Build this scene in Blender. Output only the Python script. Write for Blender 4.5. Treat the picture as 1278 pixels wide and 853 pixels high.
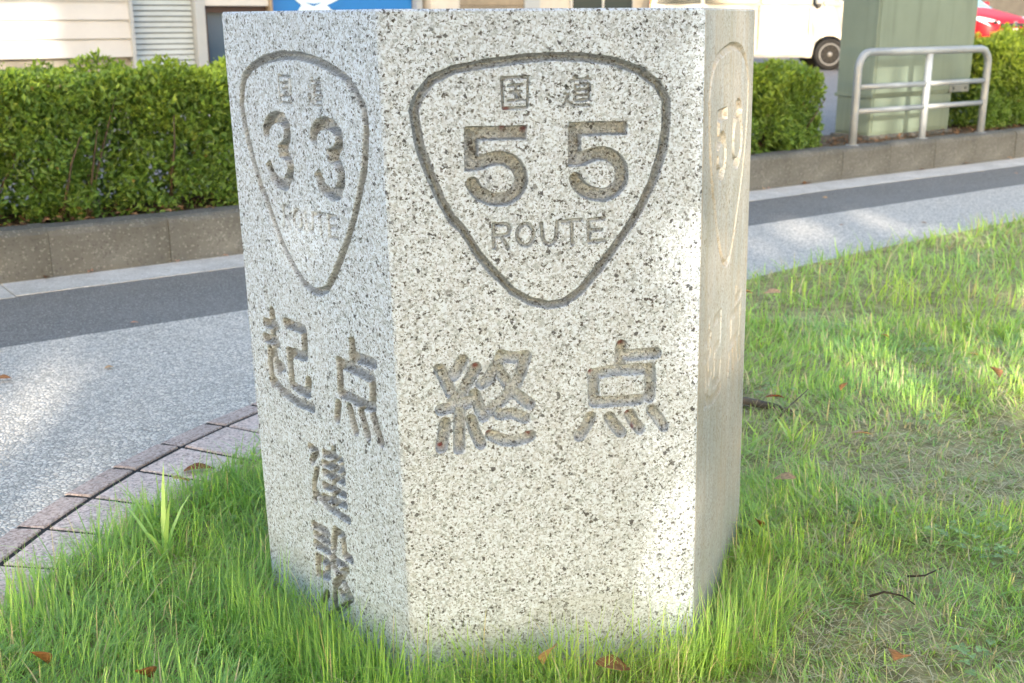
import bpy, bmesh, math, random
import numpy as np
from mathutils import Vector, Matrix

for _o in list(bpy.data.objects):
    bpy.data.objects.remove(_o, do_unlink=True)
sc = bpy.context.scene
COL = sc.collection
R = math.radians
rng = np.random.default_rng(11)
random.seed(11)

# ------------------------------------------------------------------ camera
CAM_H = 1.25
cam_d = bpy.data.cameras.new('camera')
cam = bpy.data.objects.new('camera', cam_d)
COL.objects.link(cam)
sc.camera = cam
PITCH = R(15.92)
cam.location = (0, 0, CAM_H)
cam.rotation_euler = (R(90) - PITCH, 0, 0)
cam_d.sensor_width = 36
cam_d.lens = 36 * 1430 / 1278
cam_d.clip_start = 0.05
cam_d.clip_end = 2000
cam_d.dof.use_dof = True
cam_d.dof.focus_distance = 2.35
cam_d.dof.aperture_fstop = 6.5

# ------------------------------------------------------------------ sky, sun, exposure
SUN_EL = R(15.0)
SUN_HEAD = R(90)                       # heading of the light on the ground
world = bpy.data.worlds.new('World')
sc.world = world
world.use_nodes = True
wn = world.node_tree
wn.nodes.clear()
sky = wn.nodes.new('ShaderNodeTexSky')
sky.sky_type = 'NISHITA'
sky.sun_disc = False
sky.sun_elevation = SUN_EL
sky.sun_rotation = R(180)
sky.air_density = 1.0
sky.dust_density = 2.8
sky.ozone_density = 0.0
bg = wn.nodes.new('ShaderNodeBackground')
bg.inputs['Strength'].default_value = 0.15
wo = wn.nodes.new('ShaderNodeOutputWorld')
wn.links.new(sky.outputs[0], bg.inputs[0])
wn.links.new(bg.outputs[0], wo.inputs[0])
LDIR = Vector((math.cos(SUN_HEAD) * math.cos(SUN_EL), math.sin(SUN_HEAD) * math.cos(SUN_EL), -math.sin(SUN_EL)))
sun_d = bpy.data.lights.new('sun', 'SUN')
sun_d.energy = 2.0
sun_d.angle = R(0.5)
sun_d.color = (1.0, 0.88, 0.72)
sun = bpy.data.objects.new('sun', sun_d)
COL.objects.link(sun)
sun.rotation_euler = LDIR.to_track_quat('-Z', 'Y').to_euler()
sun.location = (-3, -20, 9)
sc.view_settings.view_transform = 'Standard'
sc.view_settings.look = 'None'
sc.view_settings.gamma = 1
sc.view_settings.exposure = 2.2
sc.render.engine = 'CYCLES'
sc.cycles.max_bounces = 5
sc.cycles.diffuse_bounces = 3
sc.cycles.transparent_max_bounces = 6

# ------------------------------------------------------------------ helpers
def link(o, parent=None):
    COL.objects.link(o)
    if parent is not None:
        o.parent = parent
    return o

def tag(o, label=None, cat=None, group=None, kind=None):
    if label: o['label'] = label
    if cat: o['category'] = cat
    if group: o['group'] = group
    if kind: o['kind'] = kind
    return o

def empty(name, loc=(0, 0, 0), rz=0.0):
    o = bpy.data.objects.new(name, None)
    o.empty_display_size = 0.1
    o.location = loc
    o.rotation_euler = (0, 0, rz)
    return link(o)

def mesh_np(name, V, F, mat, parent=None, smooth=False, col=None, val=None):
    """V (n,3); F list of int arrays (m,k). col: per-vertex colours, val: dict of per-vertex floats"""
    V = np.asarray(V, np.float32)
    F = [np.asarray(f, np.int32) for f in F if len(f)]
    me = bpy.data.meshes.new(name)
    me.vertices.add(len(V))
    me.vertices.foreach_set('co', V.ravel())
    tot = sum(f.size for f in F)
    npoly = sum(len(f) for f in F)
    me.loops.add(tot)
    me.polygons.add(npoly)
    me.loops.foreach_set('vertex_index', np.concatenate([f.ravel() for f in F]))
    sizes = np.concatenate([np.full(len(f), f.shape[1], np.int32) for f in F])
    starts = np.concatenate([[0], np.cumsum(sizes)[:-1]]).astype(np.int32)
    me.polygons.foreach_set('loop_start', starts)
    if smooth is not False:
        if smooth is True:
            smooth = np.ones(npoly, bool)
        me.polygons.foreach_set('use_smooth', np.asarray(smooth, bool))
    else:
        me.polygons.foreach_set('use_smooth', np.zeros(npoly, bool))
    if col is not None:
        a = me.attributes.new('Col', 'FLOAT_COLOR', 'POINT')
        c = np.ones((len(V), 4), np.float32)
        c[:, :3] = col
        a.data.foreach_set('color', c.ravel())
    if val:
        for k, v in val.items():
            a = me.attributes.new(k, 'FLOAT', 'POINT')
            a.data.foreach_set('value', np.asarray(v, np.float32))
    me.update(calc_edges=True)
    me.validate()
    if mat: me.materials.append(mat)
    o = bpy.data.objects.new(name, me)
    return link(o, parent)

class MB:
    """collects simple shapes and links them as one mesh object"""
    def __init__(s):
        s.bm = bmesh.new()
    def box(s, x0, x1, y0, y1, z0, z1, bev=0.0, M=None):
        r = bmesh.ops.create_cube(s.bm, size=1)
        vs = r['verts']
        for v in vs:
            v.co = Vector((x0 + (v.co.x + .5) * (x1 - x0), y0 + (v.co.y + .5) * (y1 - y0), z0 + (v.co.z + .5) * (z1 - z0)))
        if bev:
            es = list({e for v in vs for e in v.link_edges})
            r2 = bmesh.ops.bevel(s.bm, geom=es, offset=bev, segments=2, profile=.5, affect='EDGES')
            vs = list({v for f in r2['faces'] for v in f.verts} | {v for v in vs if v.is_valid})
        if M is not None:
            bmesh.ops.transform(s.bm, matrix=M, verts=vs)
        return s
    def tube(s, pts, r, n=10, caps=True):
        pts = [Vector(p) for p in pts]
        rs = r if isinstance(r, (list, tuple)) else [r] * len(pts)
        rings = []
        up0 = None
        for i, p in enumerate(pts):
            d = (pts[min(i + 1, len(pts) - 1)] - pts[max(i - 1, 0)]).normalized()
            if up0 is None:
                up0 = Vector((0, 0, 1)) if abs(d.z) < .9 else Vector((1, 0, 0))
            a = d.cross(up0).normalized()
            b = a.cross(d).normalized()
            up0 = b
            rings.append([s.bm.verts.new(p + (a * math.cos(2 * math.pi * k / n) + b * math.sin(2 * math.pi * k / n)) * rs[i]) for k in range(n)])
        for A, B in zip(rings, rings[1:]):
            for k in range(n):
                f = s.bm.faces.new((A[k], A[(k + 1) % n], B[(k + 1) % n], B[k]))
                f.smooth = True
        if caps:
            s.bm.faces.new(list(reversed(rings[0])))
            s.bm.faces.new(rings[-1])
        return s
    def prism(s, poly, y0, y1):
        """poly of (x,z), extruded along y"""
        A = [s.bm.verts.new((x, y0, z)) for x, z in poly]
        B = [s.bm.verts.new((x, y1, z)) for x, z in poly]
        s.bm.faces.new(A)
        s.bm.faces.new(list(reversed(B)))
        n = len(poly)
        for k in range(n):
            s.bm.faces.new((A[(k + 1) % n], A[k], B[k], B[(k + 1) % n]))
        return s
    def build(s, name, mat, parent=None, smooth=False):
        bmesh.ops.recalc_face_normals(s.bm, faces=s.bm.faces[:])
        if smooth:
            for f in s.bm.faces: f.smooth = True
        me = bpy.data.meshes.new(name)
        s.bm.to_mesh(me)
        s.bm.free()
        if mat: me.materials.append(mat)
        o = bpy.data.objects.new(name, me)
        return link(o, parent)

# the road frame: s runs along the kerb, t away from the lawn, origin at the kerb foot
UA = R(35.6)
K0 = Vector((-2.48, 5.41, 0))
UU = Vector((math.cos(UA), math.sin(UA), 0))
NN = Vector((-math.sin(UA), math.cos(UA), 0))
def ST(s, t, z=0.0):
    p = K0 + UU * s + NN * t
    return Vector((p.x, p.y, z))
def st_np(s, t, z):
    return np.stack([K0.x + UU.x * s + NN.x * t, K0.y + UU.y * s + NN.y * t, z + 0 * s], -1)
ROAD = Matrix.Translation(K0) @ Matrix.Rotation(UA, 4, 'Z')
def road_empty(name, s, t, z=0.0):
    return empty(name, ST(s, t, z), UA)

def vnoise(x, y, seed=0):
    """smooth value noise, numpy"""
    r = np.random.default_rng(seed).random((64, 64))
    xi = np.floor(x).astype(int); yi = np.floor(y).astype(int)
    fx = x - xi; fy = y - yi
    fx = fx * fx * (3 - 2 * fx); fy = fy * fy * (3 - 2 * fy)
    g = lambda a, b: r[a % 64, b % 64]
    return (g(xi, yi) * (1 - fx) + g(xi + 1, yi) * fx) * (1 - fy) + (g(xi, yi + 1) * (1 - fx) + g(xi + 1, yi + 1) * fx) * fy

# ------------------------------------------------------------------ materials
class NT:
    def __init__(s, name):
        s.m = bpy.data.materials.new(name)
        s.m.use_nodes = True
        s.t = s.m.node_tree
        s.t.nodes.clear()
        s.out = s.t.nodes.new('ShaderNodeOutputMaterial')
    def n(s, typ, **kw):
        d = s.t.nodes.new('ShaderNode' + typ)
        ins = kw.pop('ins', {})
        for k, v in kw.items(): setattr(d, k, v)
        for k, v in ins.items(): s.put(d.inputs[k], v)
        return d
    def put(s, sock, v):
        if isinstance(v, bpy.types.NodeSocket): s.t.links.new(v, sock)
        elif isinstance(v, bpy.types.Node): s.t.links.new(v.outputs[0], sock)
        else:
            if isinstance(v, (tuple, list)) and len(v) == 3 and sock.type == 'RGBA': v = (*v, 1)
            sock.default_value = v
    def coord(s, scale=None, kind='Object'):
        c = s.n('TexCoord').outputs[kind]
        if scale is not None:
            mp = s.n('Mapping'); s.put(mp.inputs['Vector'], c); mp.inputs['Scale'].default_value = scale
            c = mp.outputs[0]
        return c
    def noise(s, vec, scale, detail=3, rough=.55, dist=0.0):
        return s.n('TexNoise', ins={'Vector': vec, 'Scale': scale, 'Detail': detail, 'Roughness': rough, 'Distortion': dist})
    def vor(s, vec, scale, feature='F1', rnd=1.0):
        return s.n('TexVoronoi', feature=feature, ins={'Vector': vec, 'Scale': scale, 'Randomness': rnd})
    def ramp(s, fac, stops, interp='LINEAR'):
        d = s.n('ValToRGB'); s.put(d.inputs[0], fac)
        cr = d.color_ramp; cr.interpolation = interp
        while len(cr.elements) < len(stops): cr.elements.new(.5)
        for e, (p, c) in zip(cr.elements, stops):
            e.position = p
            e.color = (c, c, c, 1) if not isinstance(c, (tuple, list)) else (*c, 1)
        return d.outputs[0]
    def mix(s, fac, a, b, blend='MIX'):
        d = s.n('Mix', data_type='RGBA', blend_type=blend)
        s.put(d.inputs[0], fac); s.put(d.inputs[6], a); s.put(d.inputs[7], b)
        return d.outputs[2]
    def math(s, op, a, b=0.0, clamp=False):
        d = s.n('Math', operation=op, use_clamp=clamp); s.put(d.inputs[0], a); s.put(d.inputs[1], b)
        return d.outputs[0]
    def bump(s, h, strength=.5, dist=.01):
        return s.n('Bump', ins={'Height': h, 'Strength': strength, 'Distance': dist}).outputs[0]
    def bsdf(s, color, rough=.7, metal=0.0, normal=None, spec=.5, **kw):
        d = s.n('BsdfPrincipled')
        s.put(d.inputs['Base Color'], color); s.put(d.inputs['Roughness'], rough); s.put(d.inputs['Metallic'], metal)
        s.put(d.inputs['Specular IOR Level'], spec)
        if normal is not None: s.put(d.inputs['Normal'], normal)
        for k, v in kw.items(): s.put(d.inputs[k], v)
        s.t.links.new(d.outputs[0], s.out.inputs[0])
        return s.m

def plain(name, c, rough=.6, metal=0.0, var=.12, scale=6.0, bump=.0, spec=.5, **kw):
    k = NT(name)
    v = k.coord()
    n1 = k.noise(v, scale, 5, .6)
    n2 = k.noise(v, scale * 9, 3, .6)
    f = k.math('ADD', k.math('MULTIPLY', n1.outputs[0], .7), k.math('MULTIPLY', n2.outputs[0], .3))
    lo = tuple(x * (1 - var) for x in c); hi = tuple(min(1, x * (1 + var)) for x in c)
    col = k.ramp(f, [(.3, lo), (.7, hi)])
    nb = k.bump(n2.outputs[0], bump, .004) if bump else None
    return k.bsdf(col, rough, metal, nb, spec, **kw)

def leaf_mat(name, tint=(1, 1, 1), trans=.35, rough=.55, spec=.35):
    k = NT(name)
    a = k.n('Attribute', attribute_name='Col')
    c = k.mix(1.0, a.outputs['Color'], tint, 'MULTIPLY')
    p = k.n('BsdfPrincipled'); k.put(p.inputs['Base Color'], c); p.inputs['Roughness'].default_value = rough
    p.inputs['Specular IOR Level'].default_value = spec
    tr = k.n('BsdfTranslucent')
    c2 = k.mix(1.0, c, (1.25, 1.25, .7), 'MULTIPLY'); k.put(tr.inputs[0], c2)
    mx = k.n('MixShader'); mx.inputs[0].default_value = trans
    k.t.links.new(p.outputs[0], mx.inputs[1]); k.t.links.new(tr.outputs[0], mx.inputs[2])
    k.t.links.new(mx.outputs[0], k.out.inputs[0])
    return k.m

AP_STONE = .58 / 2 / math.tan(math.pi / 6)
def granite():
    k = NT('granite')
    v = k.coord()
    wob = k.noise(v, 260, 2, .5)
    sub = k.n('VectorMath', operation='SUBTRACT'); k.put(sub.inputs[0], wob.outputs['Color']); sub.inputs[1].default_value = (.5, .5, .5)
    sca = k.n('VectorMath', operation='SCALE'); k.put(sca.inputs[0], sub.outputs[0]); sca.inputs[3].default_value = .008
    add = k.n('VectorMath', operation='ADD'); k.put(add.inputs[0], v); k.put(add.inputs[1], sca.outputs[0])
    w = add.outputs[0]
    va = k.vor(w, 270); vb = k.vor(w, 430); vc = k.vor(w, 95)
    ra = k.n('SeparateColor'); k.put(ra.inputs[0], va.outputs['Color'])
    rb = k.n('SeparateColor'); k.put(rb.inputs[0], vb.outputs['Color'])
    rc = k.n('SeparateColor'); k.put(rc.inputs[0], vc.outputs['Color'])
    big = k.noise(v, 9, 3, .6)
    # feldspar white, quartz grey, biotite black
    feld = k.ramp(rb.outputs[0], [(0, (.485, .56, .655)), (.5, (.565, .665, .795)), (1, (.64, .75, .885))])
    qz = k.ramp(ra.outputs[1], [(.60, 0), (.66, 1)])
    base = k.mix(k.math('MULTIPLY', qz, .8), feld, k.ramp(rb.outputs[1], [(0, (.23, .28, .33)), (1, (.40, .47, .56))]))
    mica = k.ramp(k.math('ADD', ra.outputs[0], k.math('MULTIPLY', big.outputs[0], .06)), [(.088, 1), (.10, 0)])
    base = k.mix(mica, base, k.ramp(rb.outputs[2], [(0, (.025, .026, .03)), (1, (.11, .11, .115))]))
    mica2 = k.ramp(rb.outputs[0], [(.085, 1), (.095, 0)])
    base = k.mix(k.math('MULTIPLY', mica2, .85), base, (.10, .10, .105))
    vd = k.vor(w, 165); rd = k.n('SeparateColor'); k.put(rd.inputs[0], vd.outputs['Color'])
    base = k.mix(k.ramp(rd.outputs[0], [(.018, .9), (.026, 0)]), base, (.035, .037, .045))
    base = k.mix(k.ramp(rd.outputs[1], [(.78, 0), (.84, .4)]), base, (.36, .40, .44))
    # grime in the carved strokes with overhang shading painted at the edges (attribute), and lichen on the right face
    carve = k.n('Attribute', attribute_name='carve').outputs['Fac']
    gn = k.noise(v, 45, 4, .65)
    grime_shade = k.math('MULTIPLY', carve, k.ramp(gn.outputs[0], [(.25, .5), (.7, 1.0)]), True)
    base = k.mix(k.math('MULTIPLY', grime_shade, .86), base, k.ramp(gn.outputs[0], [(.3, (.024, .027, .032)), (.7, (.165, .19, .215))]))
    red = k.n('Attribute', attribute_name='paint').outputs['Fac']
    base = k.mix(k.math('MULTIPLY', red, .9), base, (.16, .022, .03))
    dp = k.n('VectorMath', operation='DOT_PRODUCT'); k.put(dp.inputs[0], v); dp.inputs[1].default_value = (math.cos(R(-30)), math.sin(R(-30)), 0)
    rf = k.ramp(k.math('SUBTRACT', dp.outputs['Value'], AP_STONE - .018), [(.0, 0), (.006, 1)])
    sy = k.n('SeparateXYZ'); k.put(sy.inputs[0], v)
    rf = k.math('MULTIPLY', rf, k.math('GREATER_THAN', sy.outputs[1], -AP_STONE + .0025))
    vs = k.coord((30, 30, 3)); ls = k.noise(vs, 1.0, 4, .6)
    lich = k.math('MULTIPLY', rf, k.ramp(ls.outputs[0], [(.25, .5), (.65, .85)]))
    base = k.mix(lich, base, k.ramp(k.noise(v, 5, 3).outputs[0], [(.35, (.37, .31, .225)), (.65, (.26, .24, .175))]))
    # pale weather film, slight
    film = k.noise(v, 3.2, 4, .6)
    base = k.mix(k.ramp(film.outputs[0], [(.45, 0), (.75, .14)]), base, (.44, .47, .50))
    # rain runs from the top and a splash band near the ground
    run = k.noise(k.coord((26, 26, 1.3)), 1.0, 4, .6)
    base = k.mix(k.ramp(run.outputs[0], [(.52, 0), (.72, .2)]), base, (.33, .35, .36))
    sz = k.n('SeparateXYZ'); k.put(sz.inputs[0], v)
    sp = k.math('ADD', sz.outputs[2], k.math('MULTIPLY', film.outputs[0], -.22))
    base = k.mix(k.ramp(sp, [(-.10, .22), (-.02, 0)]), base, (.30, .33, .30))
    hb = k.math('ADD', k.math('MULTIPLY', k.noise(v, 420, 2).outputs[0], .5), rb.outputs[0])
    nb = k.bump(hb, .22, .0016)
    return k.bsdf(base, .72, 0, nb, .35)

def aggregate():
    k = NT('exposed_aggregate')
    v = k.coord()
    wob = k.noise(v, 60, 2)
    a = k.vor(v, 76); e = k.n('TexVoronoi', feature='DISTANCE_TO_EDGE', ins={'Vector': v, 'Scale': 76})
    r = k.n('SeparateColor'); k.put(r.inputs[0], a.outputs['Color'])
    peb = k.ramp(r.outputs[0], [(0, (.44, .42, .38)), (.35, (.66, .63, .58)), (.8, (.80, .76, .70)), (1, (.82, .76, .68))])
    gap = k.ramp(e.outputs['Distance'], [(.02, 1), (.14, 0)])
    c = k.mix(k.math('MULTIPLY', gap, .85), peb, (.21, .205, .195))
    big = k.noise(v, 1.7, 5, .6)
    c = k.mix(k.ramp(big.outputs[0], [(.35, .0), (.7, .22)]), c, (.45, .445, .43))
    hgt = k.ramp(e.outputs['Distance'], [(0, 0), (.3, 1)])
    hgt = k.math('ADD', hgt, k.math('MULTIPLY', r.outputs[1], .5))
    return k.bsdf(c, .75, 0, k.bump(hgt, .8, .004), .3)

def asphalt(name='asphalt', c=(.185, .183, .178), sc_=230):
    k = NT(name)
    v = k.coord()
    a = k.vor(v, sc_); r = k.n('SeparateColor'); k.put(r.inputs[0], a.outputs['Color'])
    st_ = k.ramp(r.outputs[0], [(0, tuple(x * .55 for x in c)), (.6, c), (.93, tuple(x * 1.5 for x in c)), (1, tuple(x * 2.6 for x in c))])
    big = k.noise(v, 2.3, 5, .65)
    col = k.mix(k.ramp(big.outputs[0], [(.3, 0), (.75, .45)]), st_, tuple(x * 1.35 for x in c))
    return k.bsdf(col, .85, 0, k.bump(k.math('ADD', a.outputs['Distance'], r.outputs[1]), .6, .003), .3)

def concrete(name, c, stain=.5, scale=5.0, speck=True):
    k = NT(name)
    v = k.coord()
    n1 = k.noise(v, scale, 6, .65); n2 = k.noise(v, scale * 14, 3, .6); n3 = k.noise(v, scale * .5, 4, .6, .6)
    col = k.ramp(n1.outputs[0], [(.25, tuple(x * .72 for x in c)), (.75, tuple(x * 1.22 for x in c))])
    col = k.mix(k.ramp(n3.outputs[0], [(.45, 0), (.7, stain)]), col, tuple(x * y for x, y in zip(c, (.5, .5, .44))))
    if speck:
        a = k.vor(v, 120); r = k.n('SeparateColor'); k.put(r.inputs[0], a.outputs['Color'])
        col = k.mix(k.ramp(r.outputs[0], [(.86, 0), (.95, .55)]), col, tuple(min(.8, x * 1.9) for x in c))
        col = k.mix(k.ramp(r.outputs[1], [(.9, 0), (.96, .5)]), col, tuple(x * .5 for x in c))
    return k.bsdf(col, .88, 0, k.bump(n2.outputs[0], .35, .003), .25)

def soil(name='soil', c=(.12, .095, .065)):
    k = NT(name)
    v = k.coord()
    n1 = k.noise(v, 14, 6, .7); n2 = k.noise(v, 90, 4, .7)
    col = k.ramp(n1.outputs[0], [(.3, tuple(x * .55 for x in c)), (.7, tuple(x * 1.5 for x in c))])
    return k.bsdf(col, .95, 0, k.bump(n2.outputs[0], .9, .01), .1)

def pink_tile(name='tile_pink', f=1.0):
    k = NT(name)
    v = k.coord()
    a = k.vor(v, 170); r = k.n('SeparateColor'); k.put(r.inputs[0], a.outputs['Color'])
    n1 = k.noise(v, 60, 4, .7); n3 = k.noise(v, 4, 4, .6)
    col = k.ramp(r.outputs[0], [(0, (.38, .28, .25)), (.25, (.63, .50, .45)), (.7, (.77, .62, .565)), (1, (.84, .72, .66))])
    col = k.mix(k.ramp(n1.outputs[0], [(.35, .5), (.5, 0)]), col, (.27, .235, .22))
    col = k.mix(k.ramp(n3.outputs[0], [(.45, 0), (.75, .3)]), col, (.33, .31, .29))
    col = k.mix(1.0, col, (f, f, f), 'MULTIPLY')
    return k.bsdf(col, .85, 0, k.bump(k.math('ADD', n1.outputs[0], r.outputs[1]), .6, .002), .25)

def stained(name, c):
    k = NT(name)
    v = k.coord()
    a = k.noise(k.coord((9, 9, .7)), 1.0, 4, .6); b = k.noise(v, 3, 4, .6); d = k.noise(v, 60, 3, .6)
    col = k.ramp(b.outputs[0], [(.3, tuple(x * .92 for x in c)), (.7, tuple(x * 1.06 for x in c))])
    col = k.mix(k.ramp(a.outputs[0], [(.50, 0), (.68, .5)]), col, tuple(x * .62 for x in c))
    col = k.mix(k.ramp(d.outputs[0], [(.68, 0), (.74, .5)]), col, tuple(x * .5 for x in c))
    return k.bsdf(col, .5, 0, None, .35)

M = dict(
    granite=granite(), aggregate=aggregate(), asphalt=asphalt(), lot=asphalt('lot_asphalt', (.20, .20, .205), 180),
    gutter=concrete('gutter_concrete', (.56, .55, .53), .3),
    kerb=concrete('kerb_concrete', (.133, .136, .130), .6),
    tile=pink_tile(), tile_edge=pink_tile('tile_edge_pink', .72),
    joint=plain('joint', (.018, .018, .019), .9), soil=soil(), lawn_soil=soil('lawn_soil', (.33, .30, .155)),
    grass=leaf_mat('grass_blades', trans=.28, rough=.42, spec=.55), hedge=leaf_mat('hedge_leaves', trans=.3, rough=.42, spec=.5),
    tree=leaf_mat('tree_leaves', trans=.25), bark=plain('bark', (.10, .08, .06), .9, var=.4, scale=12, bump=.8),
    litter=leaf_mat('dry_leaf', trans=.12, rough=.75, spec=.2), twig=plain('twig', (.035, .028, .02), .9, var=.3),
    stem=plain('hedge_stem', (.11, .085, .06), .9, var=.4, scale=20),
    rail=plain('painted_steel', (.29, .32, .35), .42, .2, var=.12, scale=14),
    cab=stained('cabinet_green', (.175, .225, .185)), cab_dark=plain('cabinet_seam', (.05, .065, .058), .6),
    cab_metal=plain('cabinet_latch', (.22, .23, .22), .5, .3),
    siding=plain('siding', (.47, .475, .48), .6, var=.05, scale=3), wallbase=concrete('base_wall', (.36, .34, .30), .4, 3, False),
    shutter=plain('shutter', (.38, .43, .45), .5, .1, var=.12, scale=5), shutter_gap=plain('shutter_gap', (.10, .11, .12), .7),
    post=plain('grey_post', (.34, .37, .40), .5, var=.08), brown=plain('brown_frame', (.055, .028, .022), .5, var=.2),
    whitep=plain('white_trim', (.5, .5, .5), .5, var=.06), bluesign=plain('blue_sign', (.012, .16, .48), .4, var=.05),
    signmark=plain('sign_mark', (.62, .78, .84), .5, var=.05),
    beige=plain('beige_box', (.55, .52, .47), .6), clad=plain('brown_clad', (.27, .22, .16), .7, var=.25, scale=8),
    clad_lt=plain('pale_render', (.46, .44, .40), .8, var=.1), darkwall=plain('dark_wall', (.05, .047, .042), .85, var=.35, scale=4),
    vanw=plain('white_paint', (.36, .37, .38), .22, var=.02, spec=.6, **{'Coat Weight': .5}), redp=plain('red_paint', (.36, .004, .012), .45, var=.05, spec=.3),
    rubber=plain('rubber', (.018, .018, .019), .8), alloy=plain('alloy', (.30, .31, .32), .4, .5, var=.05), chrome=plain('chrome', (.65, .66, .68), .15, .95, var=.02),
    black=plain('black_trim', (.015, .015, .016), .5), amber=plain('amber_lamp', (.72, .22, .03), .25),
    lampglass=plain('lamp_lens', (.62, .66, .74), .08, .1, var=.04), plate=plain('number_plate', (.70, .70, .66), .5, var=.03),
)
def glass_mat(name, c, rough=.06):
    k = NT(name)
    return k.bsdf(c, rough, 0, None, .8)
M['carglass'] = glass_mat('car_glass', (.03, .045, .05))
M['blueglass'] = glass_mat('window_glass', (.06, .10, .16), .12)
M['screen'] = glass_mat('windscreen', (.16, .30, .34))

# ------------------------------------------------------------------ ground, pavement, road strips
def sheet(name, pts, mat, kind='structure'):
    o = mesh_np(name, [tuple(p) for p in pts], [np.arange(len(pts)).reshape(1, -1)], mat)
    return tag(o, kind=kind)
sheet('ground', [(-400, -400, -.12), (400, -400, -.12), (400, 400, -.12), (-400, 400, -.12)], M['lot'])
sheet('road', [ST(-14, -1.26, -.005), ST(26, -1.26, -.005), ST(26, -.3, -.005), ST(-14, -.3, -.005)], M['asphalt'])
gut = empty('gutter', (0, 0, 0)); tag(gut, kind='structure')
s0 = -9.0
i = 0
while s0 < 20:
    ln = 1.8
    w = .315 + .01 * math.sin(i * 2.1)
    MB().box(s0 + .003, s0 + ln - .003, -w, -.004, -.06, -.0035 + .0006 * (i % 3), .001, ROAD).build('gutter_slab', M['gutter'], gut)
    s0 += ln; i += 1
sheet('parking_lot', [ST(-14, .93, .19), ST(40, .93, .19), ST(60, 70, .19), ST(-20, 70, .19)], M['lot'])
MB().box(-14, 26, .15, .945, -.1, .215, 0, ROAD).build('planting_bed', M['soil'])
tag(bpy.data.objects['planting_bed'], kind='structure')
kerb = empty('kerb', (0, 0, 0)); tag(kerb, kind='structure')
kmesh = []
for v in range(3):
    b = MB()
    prof = [(0.0, -.06), (.0, .205 + .004 * v), (.008, .228), (.03, .242), (.15, .244), (.15, -.06)]
    # slightly battered, rounded front arris; extruded along s with a few uneven stations
    st_n = 5
    rings = []
    for a in range(st_n + 1):
        x = .001 + (.6 - .002) * a / st_n
        rings.append([b.bm.verts.new((x, p[0] + random.uniform(-.0025, .0025) * (p[1] > 0), p[1] + random.uniform(-.003, .003) * (p[1] > .1))) for p in prof])
    for A, B in zip(rings, rings[1:]):
        for q in range(len(prof)):
            b.bm.faces.new((A[q], A[(q + 1) % len(prof)], B[(q + 1) % len(prof)], B[q]))
    b.bm.faces.new(rings[0]); b.bm.faces.new(list(reversed(rings[-1])))
    o = b.build('kerb_stone', M['kerb'], kerb)
    kmesh.append(o.data)
    bpy.data.objects.remove(o)
for kk in range(-16, 32):
    o = bpy.data.objects.new('kerb_stone', kmesh[(kk * 7) % 3])
    link(o, kerb)
    o.matrix_world = Matrix.Translation(ST(.25 + .6 * kk, random.uniform(-.004, .004), random.uniform(-.004, .003))) @ Matrix.Rotation(UA + R(random.uniform(-.25, .25)), 4, 'Z')

# ------------------------------------------------------------------ tile border along the lawn
def curve_pts():
    P = [ST(s, t) for s, t in [(26, -1.50), (16, -1.56), (12, -1.60), (9, -1.63), (6, -1.66), (4, -1.74), (2.9, -1.85), (2.0, -1.98), (1.4, -2.10), (.8, -2.28), (.24, -2.50), (.11, -2.56), (-.08, -2.66), (-.24, -2.76), (-.40, -2.88), (-.55, -3.01), (-.69, -3.15)]]
    P = [Vector((p.x, p.y)) for p in P]
    h = math.atan2(P[-1].y - P[-2].y, P[-1].x - P[-2].x)
    for k in range(26):
        h += R(3.0)
        P.append(P[-1] + Vector((math.cos(h), math.sin(h))) * .2)
    # Catmull-Rom, then even spacing
    D = []
    for i in range(len(P) - 1):
        p0, p1, p2, p3 = P[max(i - 1, 0)], P[i], P[i + 1], P[min(i + 2, len(P) - 1)]
        n = max(2, int((p2 - p1).length / .03))
        for j in range(n):
            t = j / n
            D.append(.5 * ((2 * p1) + (p2 - p0) * t + (2 * p0 - 5 * p1 + 4 * p2 - p3) * t * t + (3 * p1 - p0 - 3 * p2 + p3) * t ** 3))
    return np.array([(p.x, p.y) for p in D])
JC = curve_pts()
seg = np.linalg.norm(np.diff(JC, axis=0), axis=1)
AL = np.concatenate([[0], np.cumsum(seg)])
def jc(l):
    return np.array([np.interp(l, AL, JC[:, 0]), np.interp(l, AL, JC[:, 1])])
def jn(l):
    d = jc(l + .05) - jc(l - .05); d /= np.linalg.norm(d)
    return np.array([-d[1], d[0]])           # towards the lawn
l_ref = AL[np.argmin(np.linalg.norm(JC - np.array([-.901, 3.388]), axis=1))]
def lawn_off(l):
    p = jc(l)
    if p[0] > -.4: return .235
    return float(np.interp(p[1], [1.6, 1.95, 2.25, 2.57, 2.9, 3.5], [.0, .06, .125, .18, .22, .235]))
border = empty('tile_border', (0, 0, 0)); tag(border, kind='structure')
def tile(l0, l1, o0, o1, z0, z1, name, mat):
    g = .0068
    c = []
    for l, o in ((l0 + g, o0), (l1 - g, o0), (l1 - g, o1), (l0 + g, o1)):
        p = jc(l) + jn(l) * o
        c.append((p[0], p[1]))
    bm = bmesh.new()
    zz = random.uniform(-.0015, .0015)
    zs = (z0, z0, z1, z1)
    top = [bm.verts.new((x, y, z + zz)) for (x, y), z in zip(c, zs)]
    bot = [bm.verts.new((x, y, -.05)) for (x, y) in c]
    f = bm.faces.new(top)
    for k in range(4):
        bm.faces.new((top[(k + 1) % 4], top[k], bot[k], bot[(k + 1) % 4]))
    bm.faces.new(list(reversed(bot)))
    bmesh.ops.recalc_face_normals(bm, faces=bm.faces[:])
    es = list({e for e in f.edges})
    bmesh.ops.bevel(bm, geom=es, offset=.003, segments=1, affect='EDGES')
    me = bpy.data.meshes.new(name); bm.to_mesh(me); bm.free()
    me.materials.append(mat)
    link(bpy.data.objects.new(name, me), border)
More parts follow.
